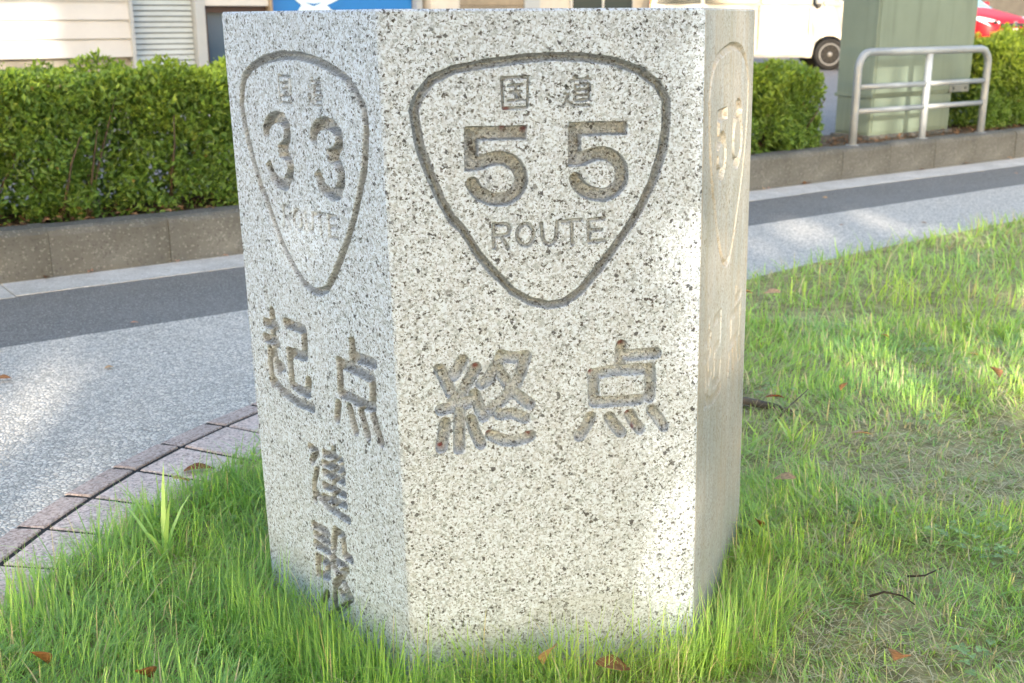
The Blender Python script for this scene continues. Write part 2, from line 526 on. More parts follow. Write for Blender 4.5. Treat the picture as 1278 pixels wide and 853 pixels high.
# the pale aggregate paving ends at the tile border
l_end = float(AL[np.argmin(np.linalg.norm(JC - np.array(ST(1.5, -2.08))[:2], axis=1))])
ob = lambda l: -.084 if l > l_end else .30
pav = [Vector((*(jc(l) + jn(l) * ob(l)), -.0006)) for l in np.arange(.3, AL[-1] - .3, .1)]
pav += [Vector((-3, -14, -.0006)), ST(-14, -16, -.0006), ST(-14, -1.24, -.0006), ST(.8, -1.185, -.0006), ST(4, -1.02, -.0006), ST(7, -.985, -.0006), ST(26, -1.0, -.0006)]
sheet('pavement', pav, M['aggregate'])
ls = np.arange(l_ref % .2, AL[-1] - .25, .2)
for l in ls:
    if l < l_end: continue
    tile(l, l + .2, -.088, -.008, .002, .008, 'edge_tile', M['tile_edge'])
    tile(l, l + .2, .008, max(.04, lawn_off(l + .1) + .035), .0075, .007, 'tile', M['tile'])
b = MB()
A = [(*(jc(l) + jn(l) * -.080), .0012) for l in np.arange(l_end, AL[-1] - .3, .1)]
B_ = [(*(jc(l) + jn(l) * max(.03, lawn_off(l) + .02)), .0035) for l in np.arange(l_end, AL[-1] - .3, .1)]
V = np.array(A + B_); n_ = len(A)
F = np.array([(k, k + 1, n_ + k + 1, n_ + k) for k in range(n_ - 1)])
mesh_np('tile_joint', V, [F], M['joint'], border)

# ------------------------------------------------------------------ lawn ground
LE = np.array([jc(l) + jn(l) * lawn_off(l) for l in np.arange(.3, AL[-1] - .3, .06)])
def edge_dist(x, y):
    P = np.stack([x, y], -1).reshape(-1, 2)
    out = np.empty(len(P))
    for a in range(0, len(P), 20000):
        d = P[a:a + 20000, None, :] - LE[None, ::2, :]
        out[a:a + 20000] = np.sqrt((d * d).sum(-1).min(1))
    return out.reshape(np.shape(x))
def lawn_z(x, y):
    d = edge_dist(x, y)
    k = np.clip((1.3 - x) / 1.3, 0, 1) * np.clip(d / .35, 0, 1) * np.clip((5 - y) / 2, 0, 1)
    return .011 - .057 * k + .022 * (vnoise(x * 1.9 + 7, y * 1.9 + 3, 4) - .5) * np.clip(d / .2, 0, 1) + .012 * (vnoise(x * 7 + 7, y * 7 + 3, 5) - .5) * np.clip(d / .2, 0, 1)
poly = np.concatenate([LE, [(-1.3, -6), (-2, -28), (30, -28), (30, 15.0)]])
Q = np.array([2.2, 1.2])
fr = np.concatenate([np.linspace(0, .2, 9), np.linspace(.25, 1, 16)])
V = []
for f in fr:
    V.append(poly * (1 - f) + Q * f)
V = np.concatenate(V)
z = lawn_z(V[:, 0], V[:, 1])
npl = len(poly)
F = np.array([(r * npl + k, r * npl + (k + 1) % npl, (r + 1) * npl + (k + 1) % npl, (r + 1) * npl + k) for r in range(len(fr) - 1) for k in range(npl)])
lawn = mesh_np('lawn', np.column_stack([V, z]), [F], M['lawn_soil'], smooth=True)
tag(lawn, kind='structure')

# ------------------------------------------------------------------ the six-sided granite marker
SIDE = .58
AP = SIDE / 2 / math.tan(math.pi / 6)
FACE_A = {'F': 0.0, 'L': -math.pi / 3, 'R': math.pi / 3}
# carved strokes per glyph: face, part name, cut profile, [(half width, [(u, v) in 0.1 mm])]
GLYPHS = [
('F','shield_outline','groove',[(0.0082,[(1132,9009),(964,9343),(784,9793),(628,10275),(569,10668),(543,10940),(655,11205),(882,11444),(1242,11603),(1797,11686),(2436,11752),(2998,11780),(3606,11744),(4137,11657),(4591,11486),(4926,11238),(5096,10954),(5100,10554),(5041,10070),(4853,9505),(4599,8979),(4384,8660),(4083,8255),(3780,7870),(3476,7525),(3172,7331),(2872,7300),(2533,7397),(2201,7612),(1876,7973),(1597,8326),(1327,8797),(1132,9009)])]),
('L','shield_outline','groove',[(0.0086,[(1148,9161),(937,9610),(734,10107),(624,10564),(588,10838),(671,11160),(820,11413),(1170,11620),(1716,11767),(2364,11850),(3015,11855),(3586,11787),(4128,11665),(4646,11496),(4990,11250),(5216,10984),(5268,10672),(5212,10312),(5128,9905),(5029,9693),(4876,9350),(4703,8998),(4450,8586),(4141,8155),(3767,7679),(3504,7411),(3233,7307),(2969,7291),(2628,7384),(2262,7655),(1865,8069),(1529,8591),(1270,9032),(1148,9161)])]),
('F','character','thin',[(0.0025,[(2107,11438),(2576,11440),(2551,10917),(2115,10915),(2107,11438)]),(0.0025,[(2223,11299),(2465,11317)]),(0.0025,[(2252,11190),(2445,11198)]),(0.0025,[(2208,11044),(2478,11053)]),(0.0025,[(2352,11310),(2345,11046)]),(0.0025,[(2403,11137),(2443,11089)])]),
('F','character','thin',[(0.0025,[(3398,11419),(3454,11370)]),(0.0025,[(3651,11421),(3594,11373)]),(0.0025,[(3356,11358),(3692,11369)]),(0.0025,[(3528,11364),(3511,11282)]),(0.0025,[(3421,11274),(3675,11288),(3664,11010),(3425,11000),(3421,11274)]),(0.0025,[(3424,11188),(3666,11194)]),(0.0025,[(3422,11094),(3665,11100)]),(0.0025,[(3249,11269),(3297,11212)]),(0.0025,[(3223,11129),(3296,11111),(3254,11026),(3194,10903)]),(0.0025,[(3245,11026),(3383,10927),(3688,10911)])]),
('F','numeral','flat',[(0.0125,[(1431,10502),(2533,10481)]),(0.0125,[(1537,10548),(1518,9844)]),(0.0125,[(1543,9955),(1616,9975),(1692,9973),(1761,10008),(1838,10033),(1920,10048),(2005,10052),(2077,10045),(2144,10028),(2207,10001),(2265,9964),(2315,9918),(2356,9865),(2386,9807),(2406,9745),(2414,9681),(2410,9617),(2393,9554),(2366,9496),(2327,9443),(2279,9397),(2223,9360),(2161,9333),(2094,9316),(2025,9310),(1945,9316),(1861,9334),(1782,9362),(1709,9399),(1647,9445),(1595,9498),(1556,9556),(1530,9618),(1519,9682)])]),
('F','numeral','flat',[(0.0125,[(3291,10507),(4374,10488)]),(0.0125,[(3399,10554),(3398,9840)]),(0.0125,[(3420,9952),(3495,9973),(3564,9971),(3631,10007),(3706,10032),(3786,10048),(3868,10052),(3940,10045),(4005,10028),(4068,10000),(4125,9963),(4175,9917),(4216,9864),(4247,9805),(4268,9742),(4277,9676),(4275,9611),(4260,9548),(4235,9489),(4198,9435),(4153,9388),(4099,9351),(4039,9323),(3974,9306),(3906,9300),(3827,9306),(3745,9323),(3667,9351),(3595,9389),(3533,9435),(3481,9489),(3441,9548),(3415,9611),(3403,9676)])]),
('F','letter','thin',[(0.0038,[(1879,8442),(1893,8871),(2103,8863),(2164,8822),(2179,8755),(2147,8683),(2088,8653),(1898,8656)]),(0.0038,[(2014,8649),(2148,8425)])]),
('F','letter','thin',[(0.0038,[(2617,8638),(2610,8703),(2588,8762),(2553,8809),(2508,8838),(2459,8846),(2411,8833),(2369,8799),(2338,8750),(2320,8689),(2318,8623),(2333,8560),(2362,8507),(2402,8468),(2449,8449),(2499,8451),(2545,8475),(2582,8518),(2607,8574),(2617,8638)])]),
('F','letter','thin',[(0.0038,[(2768,8837),(2783,8578),(2828,8484),(2903,8446),(2979,8466),(3031,8547),(3061,8849)])]),
('F','letter','thin',[(0.0038,[(3162,8843),(3500,8870)]),(0.0038,[(3326,8855),(3342,8419)])]),
('F','letter','thin',[(0.0038,[(3936,8866),(3643,8853),(3648,8447),(3934,8455)]),(0.0038,[(3650,8657),(3892,8663)])]),
('F','character','round',[(0.0112,[(797,6218),(896,5982),(987,5744)]),(0.0112,[(1228,6359),(1115,6162),(1057,6079)]),(0.0112,[(1472,6186),(1317,5925),(1167,5671),(1034,5549)]),(0.0112,[(795,5422),(967,5452),(1246,5499),(1450,5580)]),(0.0112,[(1436,5670),(1489,5487),(1583,5218)]),(0.0112,[(860,5161),(815,4917),(762,4672)]),(0.0112,[(1141,5338),(1116,4934),(1103,4617)]),(0.0112,[(1349,5176),(1425,4906),(1516,4679)]),(0.0112,[(1960,6402),(1824,6148),(1702,5950),(1571,5868)]),(0.0112,[(2002,6376),(2214,6338),(2416,6353),(2336,6063),(2221,5805),(1976,5535),(1711,5333)]),(0.0112,[(1896,6120),(2051,5864),(2217,5626),(2471,5393)]),(0.0112,[(1894,5236),(2141,5241),(2378,5129)]),(0.0112,[(1717,4843),(1952,4711),(2191,4675),(2478,4755)])]),
('F','character','round',[(0.0112,[(4272,6421),(4245,6200),(4236,5953)]),(0.0112,[(4347,6214),(4680,6219),(4947,6225)]),(0.0112,[(3705,5893),(4059,5936),(4838,5918),(4844,5609),(4828,5336)]),(0.0112,[(3740,5859),(3721,5612),(3736,5329),(4146,5312),(4616,5308)]),(0.0112,[(3662,5033),(3554,4826),(3436,4666)]),(0.0112,[(4033,5000),(4144,4819),(4256,4670)]),(0.0112,[(4437,5024),(4527,4854),(4640,4705)]),(0.0112,[(4874,5078),(5011,4904),(5118,4717)])]),
('L','character','thin',[(0.0025,[(2214,11471),(2682,11473),(2658,10950),(2222,10948),(2214,11471)]),(0.0025,[(2330,11332),(2572,11350)]),(0.0025,[(2358,11223),(2552,11231)]),(0.0025,[(2314,11077),(2584,11086)]),(0.0025,[(2458,11343),(2452,11079)]),(0.0025,[(2510,11170),(2550,11122)])]),
('L','character','thin',[(0.0025,[(3504,11452),(3560,11403)]),(0.0025,[(3757,11454),(3700,11406)]),(0.0025,[(3462,11391),(3798,11402)]),(0.0025,[(3634,11397),(3618,11315)]),(0.0025,[(3528,11307),(3782,11321),(3770,11043),(3532,11033),(3528,11307)]),(0.0025,[(3530,11221),(3772,11227)]),(0.0025,[(3528,11127),(3772,11133)]),(0.0025,[(3356,11302),(3404,11245)]),(0.0025,[(3329,11162),(3402,11144),(3360,11059),(3300,10936)]),(0.0025,[(3352,11059),(3490,10960),(3794,10944)])]),
('L','letter','thin',[(0.0038,[(1986,8475),(2000,8904),(2210,8896),(2270,8855),(2286,8788),(2254,8716),(2194,8686),(2004,8689)]),(0.0038,[(2120,8682),(2254,8458)])]),
('L','letter','thin',[(0.0038,[(2724,8671),(2716,8736),(2694,8795),(2660,8842),(2614,8871),(2566,8879),(2518,8866),(2476,8832),(2444,8783),(2426,8722),(2424,8656),(2440,8593),(2468,8540),(2508,8501),(2556,8482),(2606,8484),(2652,8508),(2688,8551),(2714,8607),(2724,8671)])]),
('L','letter','thin',[(0.0038,[(2874,8870),(2890,8611),(2934,8517),(3010,8479),(3086,8499),(3137,8580),(3167,8882)])]),
('L','letter','thin',[(0.0038,[(3268,8876),(3606,8903)]),(0.0038,[(3432,8888),(3448,8452)])]),
('L','letter','thin',[(0.0038,[(4042,8899),(3750,8886),(3754,8480),(4040,8488)]),(0.0038,[(3756,8690),(3998,8696)])]),
('L','numeral','flat',[(0.0119,[(1527,10248),(1559,10430),(1739,10596),(1981,10665),(2250,10643),(2414,10499),(2396,10279),(2279,10117),(2024,10002)]),(0.0119,[(2022,9993),(2312,9933),(2453,9753),(2380,9525),(2169,9339),(1913,9348),(1680,9464),(1511,9738)])]),
('L','numeral','flat',[(0.0119,[(3394,10255),(3422,10448),(3592,10592),(3844,10646),(4128,10612),(4315,10479),(4319,10273),(4174,10127),(3906,10041)]),(0.0119,[(3905,10033),(4179,9986),(4318,9776),(4306,9566),(4152,9353),(3928,9305),(3639,9406),(3433,9715)])]),
('L','character','round',[(0.0112,[(1141,6536),(1128,6234),(1104,5750)]),(0.0112,[(807,6233),(1286,6234)]),(0.0112,[(724,5882),(1270,5850)]),(0.0112,[(903,5632),(879,5268),(872,4878)]),(0.0112,[(1116,5702),(1139,5376),(1236,5244)]),(0.0112,[(1139,5376),(1431,5348)]),(0.0112,[(923,4993),(1337,4780),(1905,4688),(2565,4716)]),(0.0112,[(1701,6391),(2449,6388),(2451,6099),(2430,5842)]),(0.0112,[(1742,5767),(2405,5798)]),(0.0112,[(1766,5737),(1772,5413),(1771,5051),(2066,4989),(2424,5004),(2503,5290)])]),
('L','character','round',[(0.0112,[(4305,6497),(4302,6338),(4284,6128)]),(0.0112,[(4319,6214),(5032,6222)]),(0.0112,[(3761,5983),(4286,5945),(4960,5915),(4950,5618),(4914,5290)]),(0.0112,[(3788,5928),(3762,5334),(4292,5312),(4914,5290)]),(0.0112,[(3642,5067),(3546,4730)]),(0.0112,[(4066,5087),(4229,4655)]),(0.0112,[(4494,5101),(4671,4670)]),(0.0112,[(4927,5119),(5136,4667)])]),
('L','character','round',[(0.0085,[(2313,3795),(2623,3763),(2361,3461)]),(0.0085,[(2559,3318),(2386,2962),(2379,2571)]),(0.0085,[(2412,2800),(2909,2567),(3719,2555)]),(0.0085,[(2914,3806),(3600,3847),(3595,3367)]),(0.0085,[(2857,3566),(3651,3630)]),(0.0085,[(2876,3359),(3619,3374)]),(0.0085,[(2811,3059),(3628,3090)]),(0.0085,[(2770,2764),(3622,2865)]),(0.0085,[(3312,3997),(3169,2571)])]),
('L','character','round',[(0.0105,[(2238,1945),(2803,1959)]),(0.0105,[(2281,1722),(2798,1751)]),(0.0105,[(2249,1500),(2766,1518)]),(0.0105,[(2293,1199),(2725,1218),(2680,885),(2271,786),(2293,1199)]),(0.0105,[(3146,2125),(2997,1629)]),(0.0105,[(3146,2125),(3437,2125),(3471,1664),(3701,1667)]),(0.0105,[(2898,1420),(3516,1375),(2969,785)]),(0.0105,[(2919,1220),(3296,1016),(3609,724)])]),
('L','character','round',[(0.0095,[(2959,711),(2903,194)]),(0.0095,[(2619,435),(2245,-17)]),(0.0095,[(3196,699),(3505,634)]),(0.0095,[(3439,482),(2393,-305)]),(0.0095,[(2682,-184),(3449,-4),(3382,-745),(2636,-895),(2682,-184)]),(0.0095,[(2675,-419),(3417,-266)]),(0.0095,[(2655,-660),(3400,-501)])]),
('R','shield_outline','groove',[(0.0082,[(1132,9009),(964,9343),(784,9793),(628,10275),(569,10668),(543,10940),(655,11205),(882,11444),(1242,11603),(1797,11686),(2436,11752),(2998,11780),(3606,11744),(4137,11657),(4591,11486),(4926,11238),(5096,10954),(5100,10554),(5041,10070),(4853,9505),(4599,8979),(4384,8660),(4083,8255),(3780,7870),(3476,7525),(3172,7331),(2872,7300),(2533,7397),(2201,7612),(1876,7973),(1597,8326),(1327,8797),(1132,9009)])]),
('R','character','thin',[(0.0025,[(2107,11438),(2576,11440),(2551,10917),(2115,10915),(2107,11438)]),(0.0025,[(2223,11299),(2465,11317)]),(0.0025,[(2252,11190),(2445,11198)]),(0.0025,[(2208,11044),(2478,11053)]),(0.0025,[(2352,11310),(2345,11046)]),(0.0025,[(2403,11137),(2443,11089)])]),
('R','character','thin',[(0.0025,[(3398,11419),(3454,11370)]),(0.0025,[(3651,11421),(3594,11373)]),(0.0025,[(3356,11358),(3692,11369)]),(0.0025,[(3528,11364),(3511,11282)]),(0.0025,[(3421,11274),(3675,11288),(3664,11010),(3425,11000),(3421,11274)]),(0.0025,[(3424,11188),(3666,11194)]),(0.0025,[(3422,11094),(3665,11100)]),(0.0025,[(3249,11269),(3297,11212)]),(0.0025,[(3223,11129),(3296,11111),(3254,11026),(3194,10903)]),(0.0025,[(3245,11026),(3383,10927),(3688,10911)])]),
('R','letter','thin',[(0.0038,[(1879,8442),(1893,8871),(2103,8863),(2164,8822),(2179,8755),(2147,8683),(2088,8653),(1898,8656)]),(0.0038,[(2014,8649),(2148,8425)])]),
('R','letter','thin',[(0.0038,[(2617,8638),(2610,8703),(2588,8762),(2553,8809),(2508,8838),(2459,8846),(2411,8833),(2369,8799),(2338,8750),(2320,8689),(2318,8623),(2333,8560),(2362,8507),(2402,8468),(2449,8449),(2499,8451),(2545,8475),(2582,8518),(2607,8574),(2617,8638)])]),
('R','letter','thin',[(0.0038,[(2768,8837),(2783,8578),(2828,8484),(2903,8446),(2979,8466),(3031,8547),(3061,8849)])]),
('R','letter','thin',[(0.0038,[(3162,8843),(3500,8870)]),(0.0038,[(3326,8855),(3342,8419)])]),
('R','letter','thin',[(0.0038,[(3936,8866),(3643,8853),(3648,8447),(3934,8455)]),(0.0038,[(3650,8657),(3892,8663)])]),
('R','numeral','flat',[(0.0125,[(1431,10502),(2533,10481)]),(0.0125,[(1537,10548),(1518,9844)]),(0.0125,[(1543,9955),(1616,9975),(1692,9973),(1761,10008),(1838,10033),(1920,10048),(2005,10052),(2077,10045),(2144,10028),(2207,10001),(2265,9964),(2315,9918),(2356,9865),(2386,9807),(2406,9745),(2414,9681),(2410,9617),(2393,9554),(2366,9496),(2327,9443),(2279,9397),(2223,9360),(2161,9333),(2094,9316),(2025,9310),(1945,9316),(1861,9334),(1782,9362),(1709,9399),(1647,9445),(1595,9498),(1556,9556),(1530,9618),(1519,9682)])]),
('R','numeral','flat',[(0.0125,[(4374,9842),(4357,9976),(4307,10102),(4227,10212),(4123,10299),(4000,10356),(3867,10382),(3731,10373),(3602,10331),(3487,10259),(3394,10160),(3329,10041),(3295,9909),(3295,9774),(3329,9642),(3394,9523),(3487,9424),(3602,9352),(3731,9310),(3867,9301),(4000,9327),(4123,9384),(4227,9471),(4307,9581),(4357,9707),(4374,9842)]),(0.0125,[(4284,10328),(4212,10413),(4119,10481),(4009,10528),(3889,10551),(3766,10550),(3646,10525),(3538,10476),(3446,10407),(3376,10321),(3333,10224),(3318,10121),(3291,9842)])]),
('R','character','round',[(0.0112,[(1034,6503),(1022,6201),(998,5717)]),(0.0112,[(700,6200),(1180,6201)]),(0.0112,[(618,5849),(1164,5817)]),(0.0112,[(797,5599),(773,5235),(766,4845)]),(0.0112,[(1010,5669),(1032,5343),(1130,5211)]),(0.0112,[(1032,5343),(1325,5315)]),(0.0112,[(816,4960),(1231,4747),(1798,4655),(2458,4683)]),(0.0112,[(1594,6358),(2342,6355),(2344,6066),(2324,5809)]),(0.0112,[(1636,5734),(2298,5765)]),(0.0112,[(1660,5704),(1666,5380),(1665,5018),(1960,4956),(2318,4971),(2397,5257)])]),
('R','character','round',[(0.0112,[(4198,6464),(4196,6305),(4178,6095)]),(0.0112,[(4212,6181),(4926,6189)]),(0.0112,[(3654,5950),(4180,5912),(4854,5882),(4844,5585),(4808,5257)]),(0.0112,[(3682,5895),(3656,5301),(4186,5279),(4808,5257)]),(0.0112,[(3536,5034),(3440,4697)]),(0.0112,[(3960,5054),(4122,4622)]),(0.0112,[(4388,5068),(4564,4637)]),(0.0112,[(4820,5086),(5030,4634)])]),
]

PAINT = [(0.1476, 0.6198), (0.429, 0.6446), (0.3684, 0.5922), (0.1683, 0.4882), (0.0753, 0.4668), (0.4505, 0.4726), (0.4405, 0.5041), (0.2456, 0.4775), (0.2506, 1.0537), (0.2113, 1.0582), (0.2171, 1.0905)]
stone = empty('stone_marker', (.002, 2.557, 0))
stone.rotation_mode = 'QUATERNION'
stone.rotation_quaternion = (Matrix.Rotation(-math.atan(.0248), 3, 'Y') @ Matrix.Rotation(.173, 3, 'Z')).to_quaternion()
tag(stone, 'six-sided pale granite route marker with carved shields, numerals and characters, standing in grass', 'stone marker')
def seg_dist(U, Vv, pts, flat, w):
    D = np.full(U.shape, 9.0)
    n = len(pts) - 1
    for k in range(n):
        ax, ay = pts[k]; bx, by = pts[k + 1]
        dx, dy = bx - ax, by - ay
        L2 = dx * dx + dy * dy + 1e-12
        t = ((U - ax) * dx + (Vv - ay) * dy) / L2
        tc = np.clip(t, 0, 1)
        d = np.hypot(U - ax - tc * dx, Vv - ay - tc * dy)
        if flat:
            L = math.sqrt(L2)
            perp = np.abs((U - ax) * dy - (Vv - ay) * dx) / L
            if k == 0: d = np.where(t < 0, np.maximum(perp, w - t * L), d)
            if k == n - 1: d = np.where(t > 1, np.maximum(perp, w + (t - 1) * L), d)
        D = np.minimum(D, d)
    return D
def top_v(face, u):
    a = FACE_A[face]
    x = (u - SIDE / 2) * math.cos(a) + AP * math.sin(a)
    return 1.259 - .019 * x
def carve_face(face, u0, u1, v0, v1, res):
    c = .004
    u = np.concatenate([[c], np.arange(u0, u1, res), [SIDE - c]])
    v = np.concatenate([[-.3], np.arange(v0, v1, res), [1.3]])
    U, W = np.meshgrid(u, v)                  # rows: v
    W = W.copy()
    W[-1, :] = top_v(face, u) - c
    dep = np.zeros(U.shape); own = np.full(U.shape, -1)
    nz = (vnoise(U * 160, W * 160, 8) - .5) + .6 * (vnoise(U * 420, W * 420, 9) - .5)
    nz2 = vnoise(U * 330 + 5, W * 330, 10)
    gl = [g for g in GLYPHS if g[0] == face]
    for gi, (f_, name, kind, strokes) in enumerate(gl):
        for w, pts in strokes:
            pts = [(a / 1e4, b / 1e4) for a, b in pts]
            pu = [p[0] for p in pts]; pv = [p[1] for p in pts]
            m = w + .006
            i0, i1 = np.searchsorted(u, [min(pu) - m, max(pu) + m]); j0, j1 = np.searchsorted(v, [min(pv) - m, max(pv) + m])
            i0 = max(i0, 2); j0 = max(j0, 2); i1 = min(i1, len(u) - 2); j1 = min(j1, len(v) - 2)
            if i1 <= i0 or j1 <= j0: continue
            sl = (slice(j0, j1), slice(i0, i1))
            wl = w
            if kind == 'groove':
                wl = w * (1.0 + .22 * (vnoise(U[sl] * 14 + 3, W[sl] * 14, 12) - .5))
            d = seg_dist(U[sl], W[sl], pts, kind == 'flat', w) + nz[sl] * (.0011 if kind != 'thin' else .0006)
            x = np.clip(1 - d / wl, 0, 1)
            if kind == 'groove': h = .0175 * np.sqrt(x) * (.75 + .25 * x) * (.85 + .3 * nz2[sl])
            elif kind == 'flat': h = .023 * np.clip((w - d) / .0022, 0, 1) * (.86 + .2 * nz2[sl])
            elif kind == 'round': h = .019 * np.clip(1 - (np.clip(d, 0, 9) / w) ** 2, 0, 1) ** .42 * (.8 + .3 * nz2[sl])
            else: h = .0065 * np.clip(1 - (np.clip(d, 0, 9) / w) ** 2, 0, 1) ** .5
            h = np.where(x > 0, h, 0)
            b_ = h > dep[sl]
            dep[sl] = np.where(b_, h, dep[sl])
            own[sl] = np.where(b_ & (h > .0012), gi, own[sl])
    a = FACE_A[face]
    if face == 'R': dep = dep * np.array([{'groove': .5, 'flat': .5, 'thin': .12, 'round': .14}[g[2]] for g in gl] + [.5])[own]
    lx = U - SIDE / 2; ly = -AP + dep
    X = lx * math.cos(a) - ly * math.sin(a); Y = lx * math.sin(a) + ly * math.cos(a)
    P = np.stack([X, Y, W], -1).reshape(-1, 3)
    nr, nc = U.shape
    idx = np.arange(nr * nc).reshape(nr, nc)
    quads = np.stack([idx[:-1, :-1], idx[:-1, 1:], idx[1:, 1:], idx[1:, :-1]], -1).reshape(-1, 4)
    oq = own.reshape(-1)[quads].max(1)
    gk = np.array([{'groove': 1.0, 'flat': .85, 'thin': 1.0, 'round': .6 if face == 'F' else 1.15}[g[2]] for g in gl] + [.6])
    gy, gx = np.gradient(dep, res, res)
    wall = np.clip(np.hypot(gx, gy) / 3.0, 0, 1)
    carve = (np.clip(dep / .003, 0, 1) * gk[own] * (.62 + .38 * wall)).reshape(-1)  # walls darker than floors: overhang shading painted in with the dirt
    paint = np.zeros(nr * nc)
    if face == 'F':
        for (pu, pv) in PAINT:
            dd = np.hypot(U - pu, W - pv).reshape(-1)
            paint = np.maximum(paint, np.clip(1.25 - dd / .0065 + .5 * nz.reshape(-1), 0, 1) * (dep.reshape(-1) > .002))
    for gi, g in enumerate(gl):
        q = quads[oq == gi]
        if not len(q): continue
        ids, inv = np.unique(q, return_inverse=True)
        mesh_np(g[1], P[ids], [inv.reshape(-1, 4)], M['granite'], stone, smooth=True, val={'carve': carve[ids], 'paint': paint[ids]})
    q = quads[oq < 0]
    return P, q, carve
BV = []; BF = []; BC = []; base_i = 0
for face, args in (('F', (.036, .545, .45, 1.195, .00145)), ('L', (.036, .548, -.1, 1.205, .0022)), ('R', (.036, .545, .45, 1.195, .0028))):
    P, q, cv = carve_face(face, *args)
    ids, inv = np.unique(q, return_inverse=True)
    BV.append(P[ids]); BF.append(inv.reshape(-1, 4) + base_i); BC.append(cv[ids]); base_i += len(ids)
nsm = sum(len(f) for f in BF)
# the plain faces, the chamfers and the top
def fp(k, u, v, off=0.0):
    a = math.pi / 3 * k
    lx, ly = u - SIDE / 2, -AP + off
    return (lx * math.cos(a) - ly * math.sin(a), lx * math.sin(a) + ly * math.cos(a), v)
def tz(p, dz=0): return (p[0], p[1], 1.259 - .019 * p[0] - dz)
xv = []; xf = []
c = .004
def addq(*ps):
    b0 = base_i + len(xv); xv.extend(ps); xf.append([b0 + k for k in range(len(ps))])
top_in = []
for k in range(6):
    a_, b_ = fp(k, c, 0), fp(k, SIDE - c, 0)
    if k in (2, 3, 4):
        addq((a_[0], a_[1], -.3), (b_[0], b_[1], -.3), tz(b_, c), tz(a_, c))
    n_ = fp((k + 1) % 6, c, 0)
    addq((b_[0], b_[1], -.3), (n_[0], n_[1], -.3), tz(n_, c), tz(b_, c))
    ai, bi, ni = [tuple(x * (1 - .008) for x in p[:2]) + (0,) for p in (a_, b_, n_)]
    addq(tz(a_, c), tz(b_, c), tz(bi), tz(ai))
    addq(tz(b_, c), tz(n_, c), tz(ni), tz(bi))
    top_in += [tz(ai), tz(bi)]
V = np.concatenate(BV + [np.array(xv + top_in)])
t0 = base_i + len(xv)
cv = np.concatenate(BC + [np.zeros(len(xv) + len(top_in))])
Fq = np.concatenate(BF + [np.array(xf)])
sm = np.concatenate([np.ones(nsm, bool), np.zeros(len(xf) + 1, bool)])
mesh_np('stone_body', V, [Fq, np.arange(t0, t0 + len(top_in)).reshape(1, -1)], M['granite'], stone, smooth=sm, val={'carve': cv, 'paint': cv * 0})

# ------------------------------------------------------------------ leaves, hedges, trees
def leaf_mesh(P, D, Nn, L, Wd, colr, fold=.18):
    """folded two-triangle leaves: P base, D along, Nn face normal (n,3); L,W lengths"""
    D = D / np.linalg.norm(D, axis=1, keepdims=True)
    X = np.cross(D, Nn); X /= np.linalg.norm(X, axis=1, keepdims=True) + 1e-9
    Nn = np.cross(X, D)
    L = L[:, None]; Wd = Wd[:, None]
    mid = P + D * L * .48
    a = P; b = mid + X * Wd * .5 + Nn * Wd * fold; c_ = P + D * L - Nn * L * .08; d = mid - X * Wd * .5 + Nn * Wd * fold
    n = len(P)
    V = np.stack([a, b, c_, d], 1).reshape(-1, 3)
    i = np.arange(n)[:, None] * 4
    F = np.concatenate([i + np.array([[0, 1, 2]]), i + np.array([[0, 2, 3]])])
    return V, F, np.repeat(colr, 4, axis=0)
def rdir(n):
    v = rng.normal(size=(n, 3))
    return v / np.linalg.norm(v, axis=1, keepdims=True)

